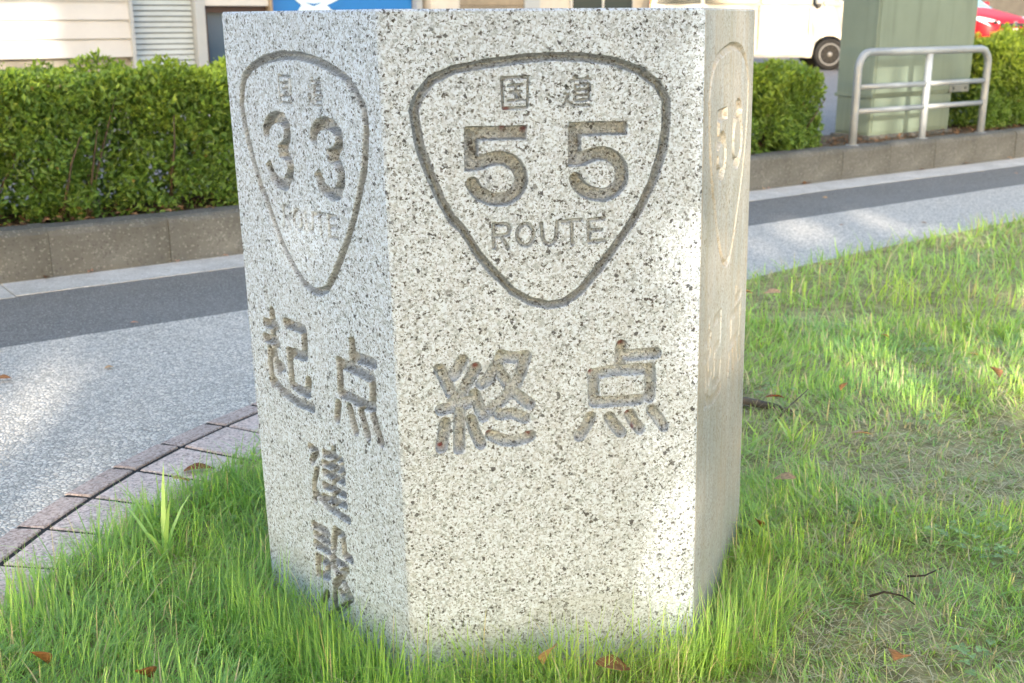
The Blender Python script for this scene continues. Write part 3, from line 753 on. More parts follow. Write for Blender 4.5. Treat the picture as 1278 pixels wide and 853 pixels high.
def hedge(name, s0, s1, t0, t1, z0, z1, n, label, slope=0.0, fresh_sunlit=.5, group=None, seed=0):
    root = road_empty(name, (s0 + s1) / 2, (t0 + t1) / 2, .21)
    tag(root, label, 'hedge', group)
    ls, lt, lz = s1 - s0, t1 - t0, z1 - z0
    areas = np.array([ls * lz * 1.25, ls * lt, lt * lz, lt * lz, ls * lz * .8])
    pick = rng.choice(5, n, p=areas / areas.sum())
    a, b_ = rng.random(n), rng.random(n)
    s = np.where(pick < 2, s0 + a * ls, np.where(pick == 2, s0, np.where(pick == 3, s1, s0 + a * ls)))
    t = np.where(pick == 0, t0, np.where(pick == 1, t0 + b_ * lt, np.where(pick == 4, t1, t0 + a * lt)))
    z = np.where(pick == 1, z1, z0 + b_ * lz)
    ns = np.select([pick == 2, pick == 3], [-1.0, 1.0], 0.0)
    nt = np.select([pick == 0, pick == 4], [-1.0, 1.0], 0.0)
    nzv = np.where(pick == 1, 1.0, 0.0)
    # rounded shoulders and lumpy outline
    lump = np.where(pick > 1, .55, 1.0) * np.clip(.45 + np.minimum(s - s0, s1 - s) / .5, .45, 1) * ((vnoise(s * 2.7 + seed, z * 2.7 + t * 2.7 + 9, 21) - .5) * .22 + (vnoise(s * 8 + seed, z * 8 + t * 8, 22) - .5) * .15)
    edge = np.clip((z - (z1 - .16)) / .16, 0, 1) * (pick != 1)
    inw = np.where(rng.random(n) < .16, rng.uniform(.08, .34, n), rng.exponential(.06, n))
    off = lump - inw - .07 * edge ** 2
    under = np.clip((z0 + .16 - z) / .16, 0, 1)
    off = off - under * .10 * (pick == 0)
    topd = np.where(pick == 1, np.clip(1 - np.minimum(t - t0, t1 - t) / .12, 0, 1) ** 2 * .06, 0)
    s = s + ns * off; t = t + nt * off; z = z + nzv * off - topd + slope * (s - s0)
    keep = rng.random(n) > under * .55 * (pick == 0) * (vnoise(s * 5 + 3, t * 0 + z * 2, 31) > .42) * 1.6
    gap = (vnoise(s * 6.5, z * 7.5 + 11, 33) < .30) & (pick == 0) & (z < z0 + .75 * lz)
    keep &= ~(gap & (rng.random(n) < .75))
    s, t, z, ns, nt, nzv, inw = [q[keep] for q in (s, t, z, ns, nt, nzv, inw)]
    n = len(s)
    Nst = np.stack([ns, nt, nzv], 1) * .8 + np.array([0, 0, .55]) + rdir(n) * .75
    Dst = rdir(n) * .9 + np.stack([ns, nt, nzv], 1) * .55 + np.array([0, 0, .35])
    L = rng.uniform(.023, .048, n); Wd = L * rng.uniform(.42, .6, n)
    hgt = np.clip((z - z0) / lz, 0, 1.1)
    f = np.clip(fresh_sunlit * (hgt - .40) * 2.0 + .55 * (vnoise(s * 2.5 + seed, z * 4, 41) - .45) + rng.normal(0, .16, n), 0, 1) * np.exp(-inw / .07)
    cold = np.array([.125, .225, .038]); cfr = np.array([.38, .48, .055])  # yellow-green of young growth, with sunlit tips put into the colour
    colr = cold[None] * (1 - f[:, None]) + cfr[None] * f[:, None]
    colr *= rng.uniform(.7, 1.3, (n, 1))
    dead = rng.random(n) < .004
    colr[dead] = (.25, .2, .06)
    # upright young shoots along the top
    ms = int(ls * 45)
    ss = s0 + rng.random(ms) * ls; tt = t0 + .04 + rng.random(ms) * (lt - .06); hh = rng.uniform(.02, .12, ms) * rng.random(ms) ** .5
    zz0 = z1 + slope * (ss - s0) - .03
    sP, sD, sL = [], [], []
    for k in range(ms):
        az = rng.random() * 6.28
        for j in range(7):
            az += 2.4
            f2 = j / 6
            sP.append((ss[k] + .01 * math.sin(az * 3), tt[k], zz0[k] + hh[k] * f2))
            sD.append((math.cos(az), math.sin(az), 1.1)); sL.append(.03 * (1 - .35 * f2))
    sP = np.array(sP); sD = np.array(sD); sL = np.array(sL)
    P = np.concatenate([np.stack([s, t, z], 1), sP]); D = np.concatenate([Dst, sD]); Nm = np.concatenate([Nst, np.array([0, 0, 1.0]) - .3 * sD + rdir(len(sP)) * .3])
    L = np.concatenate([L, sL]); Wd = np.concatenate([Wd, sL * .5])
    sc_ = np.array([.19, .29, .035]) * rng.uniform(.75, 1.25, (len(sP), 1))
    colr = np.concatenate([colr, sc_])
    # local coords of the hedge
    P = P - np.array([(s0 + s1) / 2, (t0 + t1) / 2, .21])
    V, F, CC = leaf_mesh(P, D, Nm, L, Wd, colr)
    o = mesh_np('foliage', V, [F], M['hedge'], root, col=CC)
    tag(o, kind='stuff')
    for k in range(int(ls * 5)):
        b = MB()
        x = rng.uniform(-ls / 2, ls / 2); y = rng.uniform(-lt * .3, lt * .3)
        b.tube([(x, y, -.04), (x, y, .05)], [.016, .012], 6)
        for br in range(3):
            dx, dy = rng.normal(0, .16), rng.normal(-.06, .14)
            hz = rng.uniform(.35, .9) * lz
            b.tube([(x, y, .0), (x + dx * .3, y + dy * .3, hz * .35), (x + dx * .7 + rng.normal(0, .02), y + dy * .7, hz * .7), (x + dx, y + dy, hz)], [.010, .008, .005, .003], 5, False)
        b.build('stem', M['stem'], root)
    return root
hedge('clipped_hedge', -2.0, 6.18, .17, .80, .23, 1.0, 215000, 'long clipped green hedge on the kerb bed, passing behind the granite stone', slope=-.019, seed=2)
hedge('clipped_hedge', 8.72, 12.2, .30, 1.0, .23, .985, 85000, 'bright green clipped hedge on the kerb bed beyond the cabinet and railing', slope=.0, fresh_sunlit=.8, seed=5)

# shade trees behind the lawn: unseen, placed to cast the shade, crown gaps cut for the sun patches
SUNV = -np.array(LDIR)
def beam_mask(P):
    """points to leave out where crown gaps are cut for the sun patches"""
    hit = np.zeros(len(P), bool)
    for (x, y, z, r) in BEAMS:
        d = P - np.array([x, y, z])
        t = d @ SUNV
        q = d - t[:, None] * SUNV
        hit |= (np.einsum('ij,ij->i', q, q) < r * r) & (t > 0)
    return hit
def front_pt(u, v, face='F'):
    a = .173 + FACE_A[face]
    lx, ly = u - SIDE / 2, -AP
    return (.002 + lx * math.cos(a) - ly * math.sin(a) - .0248 * v, 2.557 + lx * math.sin(a) + ly * math.cos(a), v)
BEAMS = [(*front_pt(.55, v), .07) for v in (-.05, .04, .13, .22, .31, .40, .48, .55)]
BEAMS += [(*front_pt(.42, v, 'R'), .2) for v in (.6, .8, 1.0, 1.2)]
BEAMS += [(*front_pt(u, .86, 'L'), .085) for u in (.12, .24, .34)]
BEAMS += [(1.3, 3.95, .03, .16), (1.75, 3.95, .03, .18), (1.5, 3.6, .03, .15), (1.1, 4.3, .03, .09), (2.0, 4.3, .03, .12), (.75, 4.4, .03, .08), (2.3, 4.9, .03, .2), (1.5, 4.8, .03, .15)]
BEAMS += [(1.75, 6.9, 0, .2), (2.3, 7.2, 0, .2), (1.4, 6.3, 0, .18), (-1.55, 3.45, 0, .18), (-1.3, 3.15, 0, .15), (-1.7, 3.9, 0, .12), (2.6, 6.6, 0, .15), (-1.3, 4.3, 0, .05)]
BEAMS += [(*ST(1.12, 0, .10), .11), (*ST(7.0, 0, .12), .10), (*ST(5.6, 0, .1), .08)]
BEAMS += [(*ST(s, .46, z), .24) for s in (7.38, 7.62) for z in (.3, .5, .7)] + [(*ST(7.3, .46, z), .10) for z in (.95, 1.1, 1.3)]
BEAMS += [(*ST(s, .3, 1.02), .17) for s in (-.2, .2, .5, .8, 1.3)] + [(*ST(s, .5, 1.08), .16) for s in (9.0, 9.4, 9.9)] + [(*ST(6.0, .4, .9), .1), (*ST(2.9, .4, 1.0), .1)]
BEAMS += [(*ST(s, 6.0, z), .24) for s in (1.3, 1.75) for z in (.95, 1.25)] + [(*ST(2.25, 6, 1.1), .12)] + [(*ST(3.1, 6.1, z), .12) for z in (.5, .7, .9, 1.1)] + [(*ST(2.4, 6.0, .92), .1), (*ST(2.3, 6.0, 1.3), .1)]
BEAMS += [(2.9 + .75 * k, 23.3, z, .24) for k in range(6) for z in (.7, 1.3)]
NEAR = (.02, -2.6, .24)

TREES = [(-7.4, -12.5, 2.7, .14), (-4.3, -11.6, 2.9, .16), (-1.4, -12.4, 2.9, .17), (1.5, -11.7, 2.9, .15), (4.4, -12.5, 2.8, .16), (7.2, -11.8, 2.7, .14),
         (-7.6, -17.4, 2.8, .18), (-3.9, -16.8, 2.9, .19), (-.3, -17.5, 2.9, .18), (3.3, -16.9, 2.9, .2), (6.8, -17.3, 2.8, .18)]  # back row added to shade the van and shop front
def shade_tree(x, y, cr, tr, seed, up):
    root = empty('unseen_shade_tree', (x, y, 0))
    tag(root, 'unseen tall leafy tree added in a back row for shade' if up else 'unseen broad leafy tree in the front row, crown gaps cut for sun patches', 'tree', 'back row of added shade trees' if up else 'front row of unseen shade trees')
    b = MB()
    b.tube([(0, 0, -.15), (0, 0, .1), (.03, .02, 1.2), (.05, 0, 2.6), (.02, .05, 4.2), (0, 0, 6.4 + up)], [tr * 1.5, tr * 1.15, tr, tr * .85, tr * .6, tr * .2], 12)
    for k in range(9):
        a = k * 2.4 + seed; z0 = 2.3 + up * .8 + k * .42; ln = cr * (.85 - .03 * k)
        p0 = Vector((.04, .02, z0)); p1 = p0 + Vector((math.cos(a) * ln * .5, math.sin(a) * ln * .5, .5)); p2 = p0 + Vector((math.cos(a) * ln, math.sin(a) * ln, 1.1))
        bp = np.array([p0.lerp(p1, q) for q in (0, .25, .5, .75)] + [p1.lerp(p2, q) for q in (0, .25, .5, .75, 1)]) + np.array([x, y, 0])
        if beam_mask(bp).any(): continue                      # no limb where a gap is cut for a sun patch
        b.tube([p0, p1, p2], [tr * .42, tr * .26, tr * .07], 7)
    b.build('trunk', M['bark'], root)
    n = 36000
    # leaf clumps through an uneven egg-shaped crown
    nc = 260
    cc = rdir(nc) * (rng.random((nc, 1)) ** .42) * np.array([cr, cr * .85, 4.3]) + np.array([0, 0, 6.4 + up])
    which = rng.integers(0, nc, n)
    P = cc[which] + rng.normal(0, .42, (n, 3))
    Pw = P + np.array([x, y, 0])
    P = P[(P[:, 2] > 1.5) & ~beam_mask(Pw)]
    n = len(P)
    L = rng.uniform(.12, .20, n)
    colr = np.array([.05, .10, .022]) * rng.uniform(.6, 1.5, (n, 1))
    V, F, CC = leaf_mesh(P, rdir(n) + np.array([0, 0, -.3]), rdir(n) + np.array([0, -.6, .6]), L, L * .62, colr, .1)
    tag(mesh_np('crown', V, [F], M['tree'], root, col=CC), kind='stuff')
for k, (x, y, cr, tr) in enumerate(TREES):
    shade_tree(x, y, cr, tr, k * 1.3, 0 if k < 6 else 3.4)
# unseen tree added nearer; its trunk stands in for the viewer's shadow on the stone
def added_near_tree(x, y, tr):
    root = empty('unseen_shade_tree', (x, y, 0))
    tag(root, 'unseen stout single-trunk tree added close behind the viewpoint to shade the stone', 'tree')
    b = MB()
    b.tube([(0, 0, -.15), (0, 0, .12), (.0, 0, 1.0), (0, 0, 2.0), (0, 0, 3.0), (.03, 0, 4.2), (0, 0, 5.6)], [tr * 1.35, tr * 1.08, tr, tr * .99, tr * .96, tr * .6, tr * .25], 16)
    for k in range(7):
        a = k * 2.4; p0 = Vector((0, 0, 3.0 + k * .3))
        b.tube([p0, p0 + Vector((math.cos(a) * .8, math.sin(a) * .8, .5)), p0 + Vector((math.cos(a) * 1.5, math.sin(a) * 1.5, 1.2))], [tr * .35, tr * .22, tr * .06], 7)
    b.build('trunk', M['bark'], root)
    n = 5000
    cc = rdir(60) * (rng.random((60, 1)) ** .42) * np.array([1.7, 1.6, 1.5]) + np.array([0, 0, 4.9])
    P = cc[rng.integers(0, 60, n)] + rng.normal(0, .3, (n, 3))
    P = P[P[:, 2] > 3.35]; n = len(P)
    L = rng.uniform(.09, .14, n)
    colr = np.array([.05, .10, .022]) * rng.uniform(.6, 1.5, (n, 1))
    V, F, CC = leaf_mesh(P, rdir(n) + np.array([0, 0, -.3]), rdir(n) + np.array([0, 0, .8]), L, L * .62, colr, .1)
    tag(mesh_np('crown', V, [F], M['tree'], root, col=CC), kind='stuff')
added_near_tree(NEAR[0], NEAR[1], NEAR[2])

# ------------------------------------------------------------------ railing
ra = road_empty('pedestrian_railing', 7.40, .12, .23)
tag(ra, 'low grey tubular steel railing on the kerb in front of the green cabinet', 'railing')
def arc(cx, cz, r, a0, a1, n=7):
    return [(cx + r * math.cos(R(a0 + (a1 - a0) * k / (n - 1))), 0, cz + r * math.sin(R(a0 + (a1 - a0) * k / (n - 1)))) for k in range(n)]
xl, xr, zt = -.90, .86, .735
MB().tube([(xl, 0, -.12), (xl, 0, .3)] + arc(xl + .13, zt - .13, .13, 180, 90) + arc(xr - .13, zt - .13, .13, 90, 0) + [(xr, 0, .3), (xr, 0, -.12)], .031, 12).build('hoop', M['rail'], ra)
MB().tube([(.01, 0, -.12), (.01, 0, zt - .028)], .030, 12).build('post', M['rail'], ra)
for z in (.465, .275):
    MB().tube([(xl + .03, 0, z), (-.018, 0, z)], .0215, 10).build('rail', M['rail'], ra)
    MB().tube([(.038, 0, z), (xr - .03, 0, z)], .0215, 10).build('rail', M['rail'], ra)
for x in (xl, .01, xr):
    MB().tube([(x, 0, .008), (x, 0, .016)], .052, 14).build('base_ring', M['rail'], ra)

# ------------------------------------------------------------------ green power cabinet
cb = road_empty('power_cabinet', 7.86, .66, .21)
tag(cb, 'tall green steel electrical cabinet behind the low railing', 'electrical cabinet')
X0, X1 = -.70, .70
MB().box(X0, X1, -.19, .19, .36, 1.72, .008).build('upper_body', M['cab'], cb)
MB().box(X0 + .006, .44, -.182, .182, .035, .36, .005).build('lower_body', M['cab'], cb)
MB().box(X0 - .03, X1 + .03, -.22, .22, 1.72, 1.77, .01).build('roof', M['cab'], cb)
MB().box(X0 - .02, .47, -.21, .21, -.06, .035, .006).build('plinth', M['kerb'], cb)
dr = MB().box(X0 + .02, X1 - .02, -.2, -.188, .385, 1.69, .004).build('door', M['cab'], cb)
lp = MB().box(X0 + .03, .42, -.192, -.18, .06, .35, .003).build('lower_panel', M['cab'], cb)
MB().box(X0 - .004, X0, -.17, .17, .06, .35).build('side_panel', M['cab'], cb)
MB().box(X0 - .012, X0 - .001, -.2, .2, .355, .385, .002).build('side_band', M['cab'], cb)
hb = MB().box(.38, .66, -.207, -.19, .365, .43, .003).build('latch_plate', M['cab_metal'], cb)
for x in (.43, .61):
    MB().tube([(x, -.207, .40), (x, -.213, .40)], .012, 8).build('bolt', M['cab_dark'], hb)

# ------------------------------------------------------------------ shop building
TB = 6.0
bl = road_empty('shop_building', 3.0, TB, .19)
tag(bl, 'white clapboard shop front with a roller shutter behind the hedge', 'building')
ox = -3.0
def bx(x0, x1, y0, y1, z0, z1, name, mat, bev=.0, parent=None):
    return MB().box(x0 + ox, x1 + ox, y0, y1, z0 - .19, z1 - .19, bev).build(name, mat, parent or bl)
bx(-4.0, 2.68, .08, 4.0, .1, .86, 'base_wall', M['wallbase'])
bx(-4.0, 2.66, .06, 4.0, .862, 4.6, 'wall', M['wallbase'])
bx(2.66, 6.6, .30, 4.0, .1, 4.6, 'wall', M['clad_lt'])
bx(-4.2, 6.8, -.25, 4.2, 4.6, 4.75, 'roof', M['post'])
z = .845
for k in range(20):
    b = MB()
    y_b, y_t = -.004, .030
    b.prism([(0, 0), (0, 0), (0, 0)][:0] or [(-4.0 + ox, z - .19), (2.665 + ox, z - .19), (2.665 + ox, z + .176 - .19), (-4.0 + ox, z + .176 - .19)], y_b, .058)
    for v in b.bm.verts:
        if v.co.y < .03 and v.co.z > z - .19 + .1: v.co.y = .020
    b.build('siding_board', M['siding'], bl)
    z += .1785
bx(2.665, 2.70, -.03, .3, .1, 4.5, 'corner_trim', M['post'], .004)
z = .2
sh = bx(2.70, 3.35, .12, .16, .1, 2.7, 'shutter', M['shutter_gap'])
for k in range(44):
    b = MB()
    b.prism([(2.705 + ox, z - .19 + .004), (3.345 + ox, z - .19 + .004), (3.345 + ox, z - .19 + .048), (2.705 + ox, z - .19 + .048)], .088, .119)
    for v in b.bm.verts:
        if v.co.y < .1 and v.co.z > z - .19 + .02: v.co.y = .104
    b.build('shutter_slat', M['shutter'], sh)
    z += .0545
bx(3.35, 3.455, .0, .3, .1, 4.5, 'post', M['post'], .006)
wf = bx(3.46, 3.50, .08, .2, .1, 1.335, 'window_frame', M['brown'], .003)
bx(3.50, 4.12, .08, .2, 1.272, 1.335, 'window_rail', M['brown'], .003, wf)
bx(3.50, 4.12, .15, .165, .1, 1.272, 'pane', M['blueglass'], 0, wf)
bx(4.12, 4.16, .08, .2, .1, 1.335, 'window_stile', M['brown'], .003, wf)
bx(3.46, 4.17, .02, .3, 1.337, 1.46, 'lintel', M['whitep'], .006)
bx(3.46, 4.17, .06, .3, 1.462, 4.5, 'upper_panel', M['siding'])
bx(4.17, 4.20, -.02, .3, .1, 4.5, 'post', M['clad'], .004)
bx(5.985, 6.06, -.02, .3, .1, 4.5, 'post', M['post'], .004)
bx(6.065, 6.115, .1, .3, .1, 4.5, 'post', M['whitep'], .004)
bs = road_empty('signboard', 5.08, TB - .02, .19)
tag(bs, 'large blue signboard with a pale figure fixed to the shop front', 'signboard')
MB().box(-.872, .895, .1, .16, .45, 2.3, .006).build('panel', M['bluesign'], bs)
# the pale figure: an uneven silhouette with two blue notches
fig = [(-.60, .98), (-.10, .98), (-.12, 1.10), (-.20, 1.16), (-.10, 1.20), (-.02, 1.24), (-.10, 1.27), (-.07, 1.36), (-.16, 1.48), (-.35, 1.54), (-.52, 1.48), (-.62, 1.36), (-.58, 1.22), (-.50, 1.16), (-.58, 1.06)]
b = MB(); b.prism(fig, .092, .0985); mk = b.build('figure', M['signmark'], bs)
for pts in ([(-.46, 1.19), (-.36, 1.15), (-.26, 1.19), (-.36, 1.175)], [(-.46, 1.26), (-.37, 1.24), (-.37, 1.26), (-.46, 1.28)], [(-.16, 1.13), (-.04, 1.17), (-.05, 1.15), (-.15, 1.115)]):
    b = MB(); b.prism(pts, .086, .091); b.build('figure_notch', M['bluesign'], mk)
# pale bin-like box by the shop end
bb = road_empty('meter_box', 6.33, TB - .1, .19)
tag(bb, 'pale beige service box standing at the end of the shop front', 'box')
MB().box(-.2, .2, 0, .3, 0, 1.6, .02).build('housing', M['beige'], bb)
MB().box(-.17, .17, -.012, -.001, .12, 1.5, .004).build('door', M['beige'], bb)
# clad house further along
hs = road_empty('clad_house', 12.0, 12.0, .19)
tag(hs, 'brown weatherboarded house beyond the parking lot', 'house')
MB().box(-3.2, 3.4, .03, 5, 0, 5.2).build('wall', M['clad_lt'], hs)
for k in range(34):
    MB().box(-3.25, -.1, -.02, .028, .02 + k * .15, .145 + k * .15, .004).build('weatherboard', M['clad'], hs)
MB().box(-.1, .25, -.05, .028, 0, 5.2, .01).build('downpipe_cover', M['post'], hs)
MB().box(-3.5, 3.7, -.4, 5.3, 5.2, 5.4).build('roof', M['darkwall'], hs)
w_ = MB().box(1.0, 2.6, -.02, .02, .9, 2.2, .01).build('window', M['whitep'], hs)
for x0 in (1.05, 1.83): MB().box(x0, x0 + .72, -.03, -.021, .95, 2.15).build('pane', M['carglass'], w_)
# dark boundary wall behind the cars
dw = empty('boundary_wall', (12.5, 37.0, .19), R(4))
tag(dw, 'dark weathered boundary wall behind the red car', 'wall')
for k in range(14):
    for r in range(6):
        MB().box(-12 + k * 2.0 + .006, -12 + (k + 1) * 2.0 - .006, 0, .2, r * .8, r * .8 + .79, .008).build('wall_panel', M['darkwall'], dw)

CARPOS = (10.4, 24.6, .42)
CARROT = R(123.5)
GRASS_N = [(125000, 1.25, 3.0), (85000, 3.0, 4.6), (55000, 4.6, 8.5)]

# ------------------------------------------------------------------ vehicles
def wheel(root, x, y, z, r, w, out, name='wheel'):
    """out = +1/-1: side the rim faces along local y"""
    def lathe(prof, nseg=28):
        b = MB(); rings = []
        for (rr, yy) in prof:
            rings.append([b.bm.verts.new((x + rr * math.cos(2 * math.pi * k / nseg), y + yy * out, z + rr * math.sin(2 * math.pi * k / nseg))) for k in range(nseg)])
        for A, B in zip(rings, rings[1:]):
            for k in range(nseg): b.bm.faces.new((A[k], A[(k + 1) % nseg], B[(k + 1) % nseg], B[k])).smooth = True
        b.bm.faces.new(rings[0]); b.bm.faces.new(list(reversed(rings[-1])))
        return b
    ty = lathe([(r * .66, -w * .5), (r * .93, -w * .5), (r, -w * .36), (r, w * .36), (r * .93, w * .5), (r * .72, w * .5), (r * .68, w * .42)]).build(name, M['rubber'], root)
    b = lathe([(r * .69, w * .40), (r * .70, w * .49), (r * .62, w * .47), (r * .60, w * .2)])
    b.build('rim', M['alloy'], ty)
    lathe([(r * .60, w * .16), (r * .60, w * .18)]).build('brake_disc', M['black'], ty)
    for k in range(10):
        a = k * math.pi / 5
        c_, s_ = math.cos(a), math.sin(a)
        m = Matrix.Translation((x, y + out * w * .40, z)) @ Matrix.Rotation(-a, 4, 'Y')
        MB().box(r * .10, r * .63, -.012, .012, -r * .035, r * .035, .003, m).build('spoke', M['black'], ty)
    lathe([(r * .16, w * .3), (r * .15, w * .48), (r * .04, w * .5)], 14).build('hub_cap', M['alloy'], ty)
    return ty

def arch(cx, r, n=12):
    return [(cx + r * math.cos(a), .30 + r * math.sin(a)) for a in np.linspace(0, math.pi, n)]

def side_shell(b, prof, W, tumble=.16, z_belt=1.2, crown=.03, flip=1):
    """outline (x,z) as a closed shell with rounded flanks: W half width"""
    n = len(prof)
    ys = [(-1, .0, .035), (-.97, .02, .012), (-.88, .0, 0), (0, 0, 0), (.88, 0, 0), (.97, .02, .012), (1, .0, .035)]
    cxm = sum(p[0] for p in prof) / n
    rings = []
    for f, _, ins in ys:
        ring = []
        for x, z in prof:
            tw = W * (1 - tumble * max(0, (z - z_belt)) / .8)
            zz = z - ins * (1 if z > 1.0 else 0)
            xx = x + (ins * 1.2 if x < cxm else -ins * 1.2) * (1 if z > .35 else 0)
            ring.append(b.bm.verts.new((xx, f * tw, zz + crown * (1 - f * f) * (z > 1.3))))
        rings.append(ring)
    for A, B in zip(rings, rings[1:]):
        for k in range(n):
            b.bm.faces.new((A[k], A[(k + 1) % n], B[(k + 1) % n], B[k]))
    for rg in (rings[0], list(reversed(rings[-1]))):
        f = b.bm.faces.new(rg)
        bmesh.ops.triangulate(b.bm, faces=[f])

# white minivan; local x forward, flank -y faces the lawn
van = empty('parked_minivan', (4.95, 24.2, .19), R(-2))
tag(van, 'white minivan parked side-on behind the hedge and the green cabinet', 'van')
VL = 2.25
prof = [(-VL, .34)] + [(-VL, .6), (-VL + .02, 1.2), (-VL + .10, 1.72), (-VL + .22, 1.84), (-1.2, 1.89), (.2, 1.87), (.95, 1.80), (1.32, 1.52), (1.72, 1.20), (2.02, 1.06), (2.18, .9), (2.25, .66), (2.24, .34)]
prof = prof + [p for p in arch(1.36, .37)] [0:0]
low = [(1.72, .24)] + [(1.36 + .365 * math.cos(a), .30 + .365 * math.sin(a)) for a in np.linspace(-.1, math.pi + .1, 13)] + [(.95, .24), (-1.0, .24)] + [(-1.4 + .365 * math.cos(a), .30 + .365 * math.sin(a)) for a in np.linspace(-.1, math.pi + .1, 13)] + [(-1.82, .24)]
b = MB(); side_shell(b, prof + low, .85, .13, 1.2); b.build('body', M['vanw'], van)
for sgn in (-1, 1):
    for x in (1.36, -1.4): wheel(van, x, sgn * .73, .305, .305, .2, sgn)
def flank_panel(name, poly, mat, parent, W=.85, tumble=.13, proud=.006, th=.02):
    b = MB()
    A, B = [], []
    for x, z in poly:
        y = W * (1 - tumble * max(0, z - 1.2) / .8)
        A.append(b.bm.verts.new((x, -y - proud, z))); B.append(b.bm.verts.new((x, -y + th, z)))
    b.bm.faces.new(A); b.bm.faces.new(list(reversed(B)))
    for k in range(len(poly)): b.bm.faces.new((A[(k + 1) % len(poly)], A[k], B[k], B[(k + 1) % len(poly)]))
    return b.build(name, mat, parent)
flank_panel('window', [(-2.08, 1.27), (-1.22, 1.27), (-1.22, 1.71), (-1.95, 1.69)], M['carglass'], van)
flank_panel('window', [(-1.14, 1.27), (-.12, 1.265), (-.12, 1.72), (-1.14, 1.72)], M['carglass'], van)
flank_panel('window', [(-.04, 1.26), (1.12, 1.24), (.98, 1.60), (.80, 1.70), (-.04, 1.71)], M['carglass'], van)
flank_panel('window', [(1.18, 1.24), (1.52, 1.22), (1.12, 1.56)], M['carglass'], van)
for x in (-1.18, -.08): flank_panel('door_seam', [(x, .36), (x + .012, .36), (x + .012, 1.24), (x, 1.24)], M['black'], van, proud=.003)
flank_panel('door_seam', [(.90, .36), (.912, .36), (.912, 1.2), (.90, 1.2)], M['black'], van, proud=.003)
for x in (-.34, .06): flank_panel('door_handle', [(x, 1.06), (x + .18, 1.06), (x + .18, 1.09), (x, 1.09)], M['vanw'], van, proud=.03)
flank_panel('sill_trim', [(-1.0, .25), (.94, .25), (.94, .31), (-1.0, .31)], M['vanw'], van, proud=.02)
flank_panel('tail_lamp', [(-2.24, .9), (-2.10, .9), (-2.12, 1.66), (-2.18, 1.66)], M['amber'], van, proud=.01)
mr = MB().box(.98, 1.14, -1.03, -.86, 1.25, 1.42, .04).build('side_mirror', M['vanw'], van)
MB().box(1.02, 1.10, -.92, -.80, 1.19, 1.252, .01).build('mirror_arm', M['black'], mr)
MB().box(2.05, 2.26, -.80, -.45, .72, .92, .03).build('headlight', M['lampglass'], van)
MB().box(2.05, 2.26, .45, .80, .72, .92, .03).build('headlight', M['lampglass'], van)

# red hatchback seen over the far hedge; local x = backwards, nose at x=0
car = empty('parked_hatchback', CARPOS, CARROT)
tag(car, 'small red hatchback with its nose showing above the far hedge', 'car')
# stations: x, half width, z low, z shoulder, z top, top half width
SN = [(0.00, .46, .34, .58, .62, .36), (.04, .62, .26, .62, .70, .50), (.14, .74, .22, .68, .77, .60), (.34, .82, .20, .74, .83, .66), (.66, .845, .20, .82, .905, .68), (1.00, .85, .20, .90, .985, .66), (1.40, .85, .20, .95, 1.22, .60), (1.85, .85, .2, .97, 1.44, .55), (2.30, .85, .2, .98, 1.50, .54), (3.00, .85, .2, 1.0, 1.49, .53), (3.50, .84, .22, 1.0, 1.38, .50), (3.80, .80, .26, .98, 1.12, .5), (3.88, .7, .34, .9, .98, .46)]
secs = []
for (x, w, zl, zs, zt_, wt) in SN:
    half = [(0, zt_), (wt * .55, zt_ - .008), (wt, zt_ - .03), (w * .97, zs), (w, zs - .1), (w, (zl + zs) / 2), (w * .97, zl + .06), (w * .88, zl)]
    pts = [(-y, z) for y, z in reversed(half[1:])] + half
    secs.append([(x, y, z) for y, z in pts])
nsec = len(secs[0])
V = np.array([p for s_ in secs for p in s_])
Fb, Fw, Fs = [], [], []
for i in range(len(secs) - 1):
    for j in range(nsec - 1):
        q = [i * nsec + j, i * nsec + j + 1, (i + 1) * nsec + j + 1, (i + 1) * nsec + j]
        mid = j in (5, 6, 7, 8)
        if i in (5, 6) and mid: Fw.append(q)
        elif i in (6, 7, 8, 9) and j in (4, 9): Fs.append(q)
        else: Fb.append(q)
Fb.append([0 * nsec + j for j in range(0)]) if False else None
def sub_mesh(name, F, mat, parent, lift=0.0):
    ids, inv = np.unique(np.array(F), return_inverse=True)
    o = mesh_np(name, V[ids], [inv.reshape(-1, 4)], mat, parent, smooth=True)
    return o
sub_mesh('body', Fb, M['redp'], car)
fm = mesh_np('nose_panel', np.array(secs[0]), [np.arange(nsec).reshape(1, -1)], M['redp'], car)
sub_mesh('windscreen', Fw, M['screen'], car)
sub_mesh('side_window', [f for f in Fs if V[f[0]][1] > 0], M['carglass'], car)
sub_mesh('side_window', [f for f in Fs if V[f[0]][1] <= 0], M['carglass'], car)
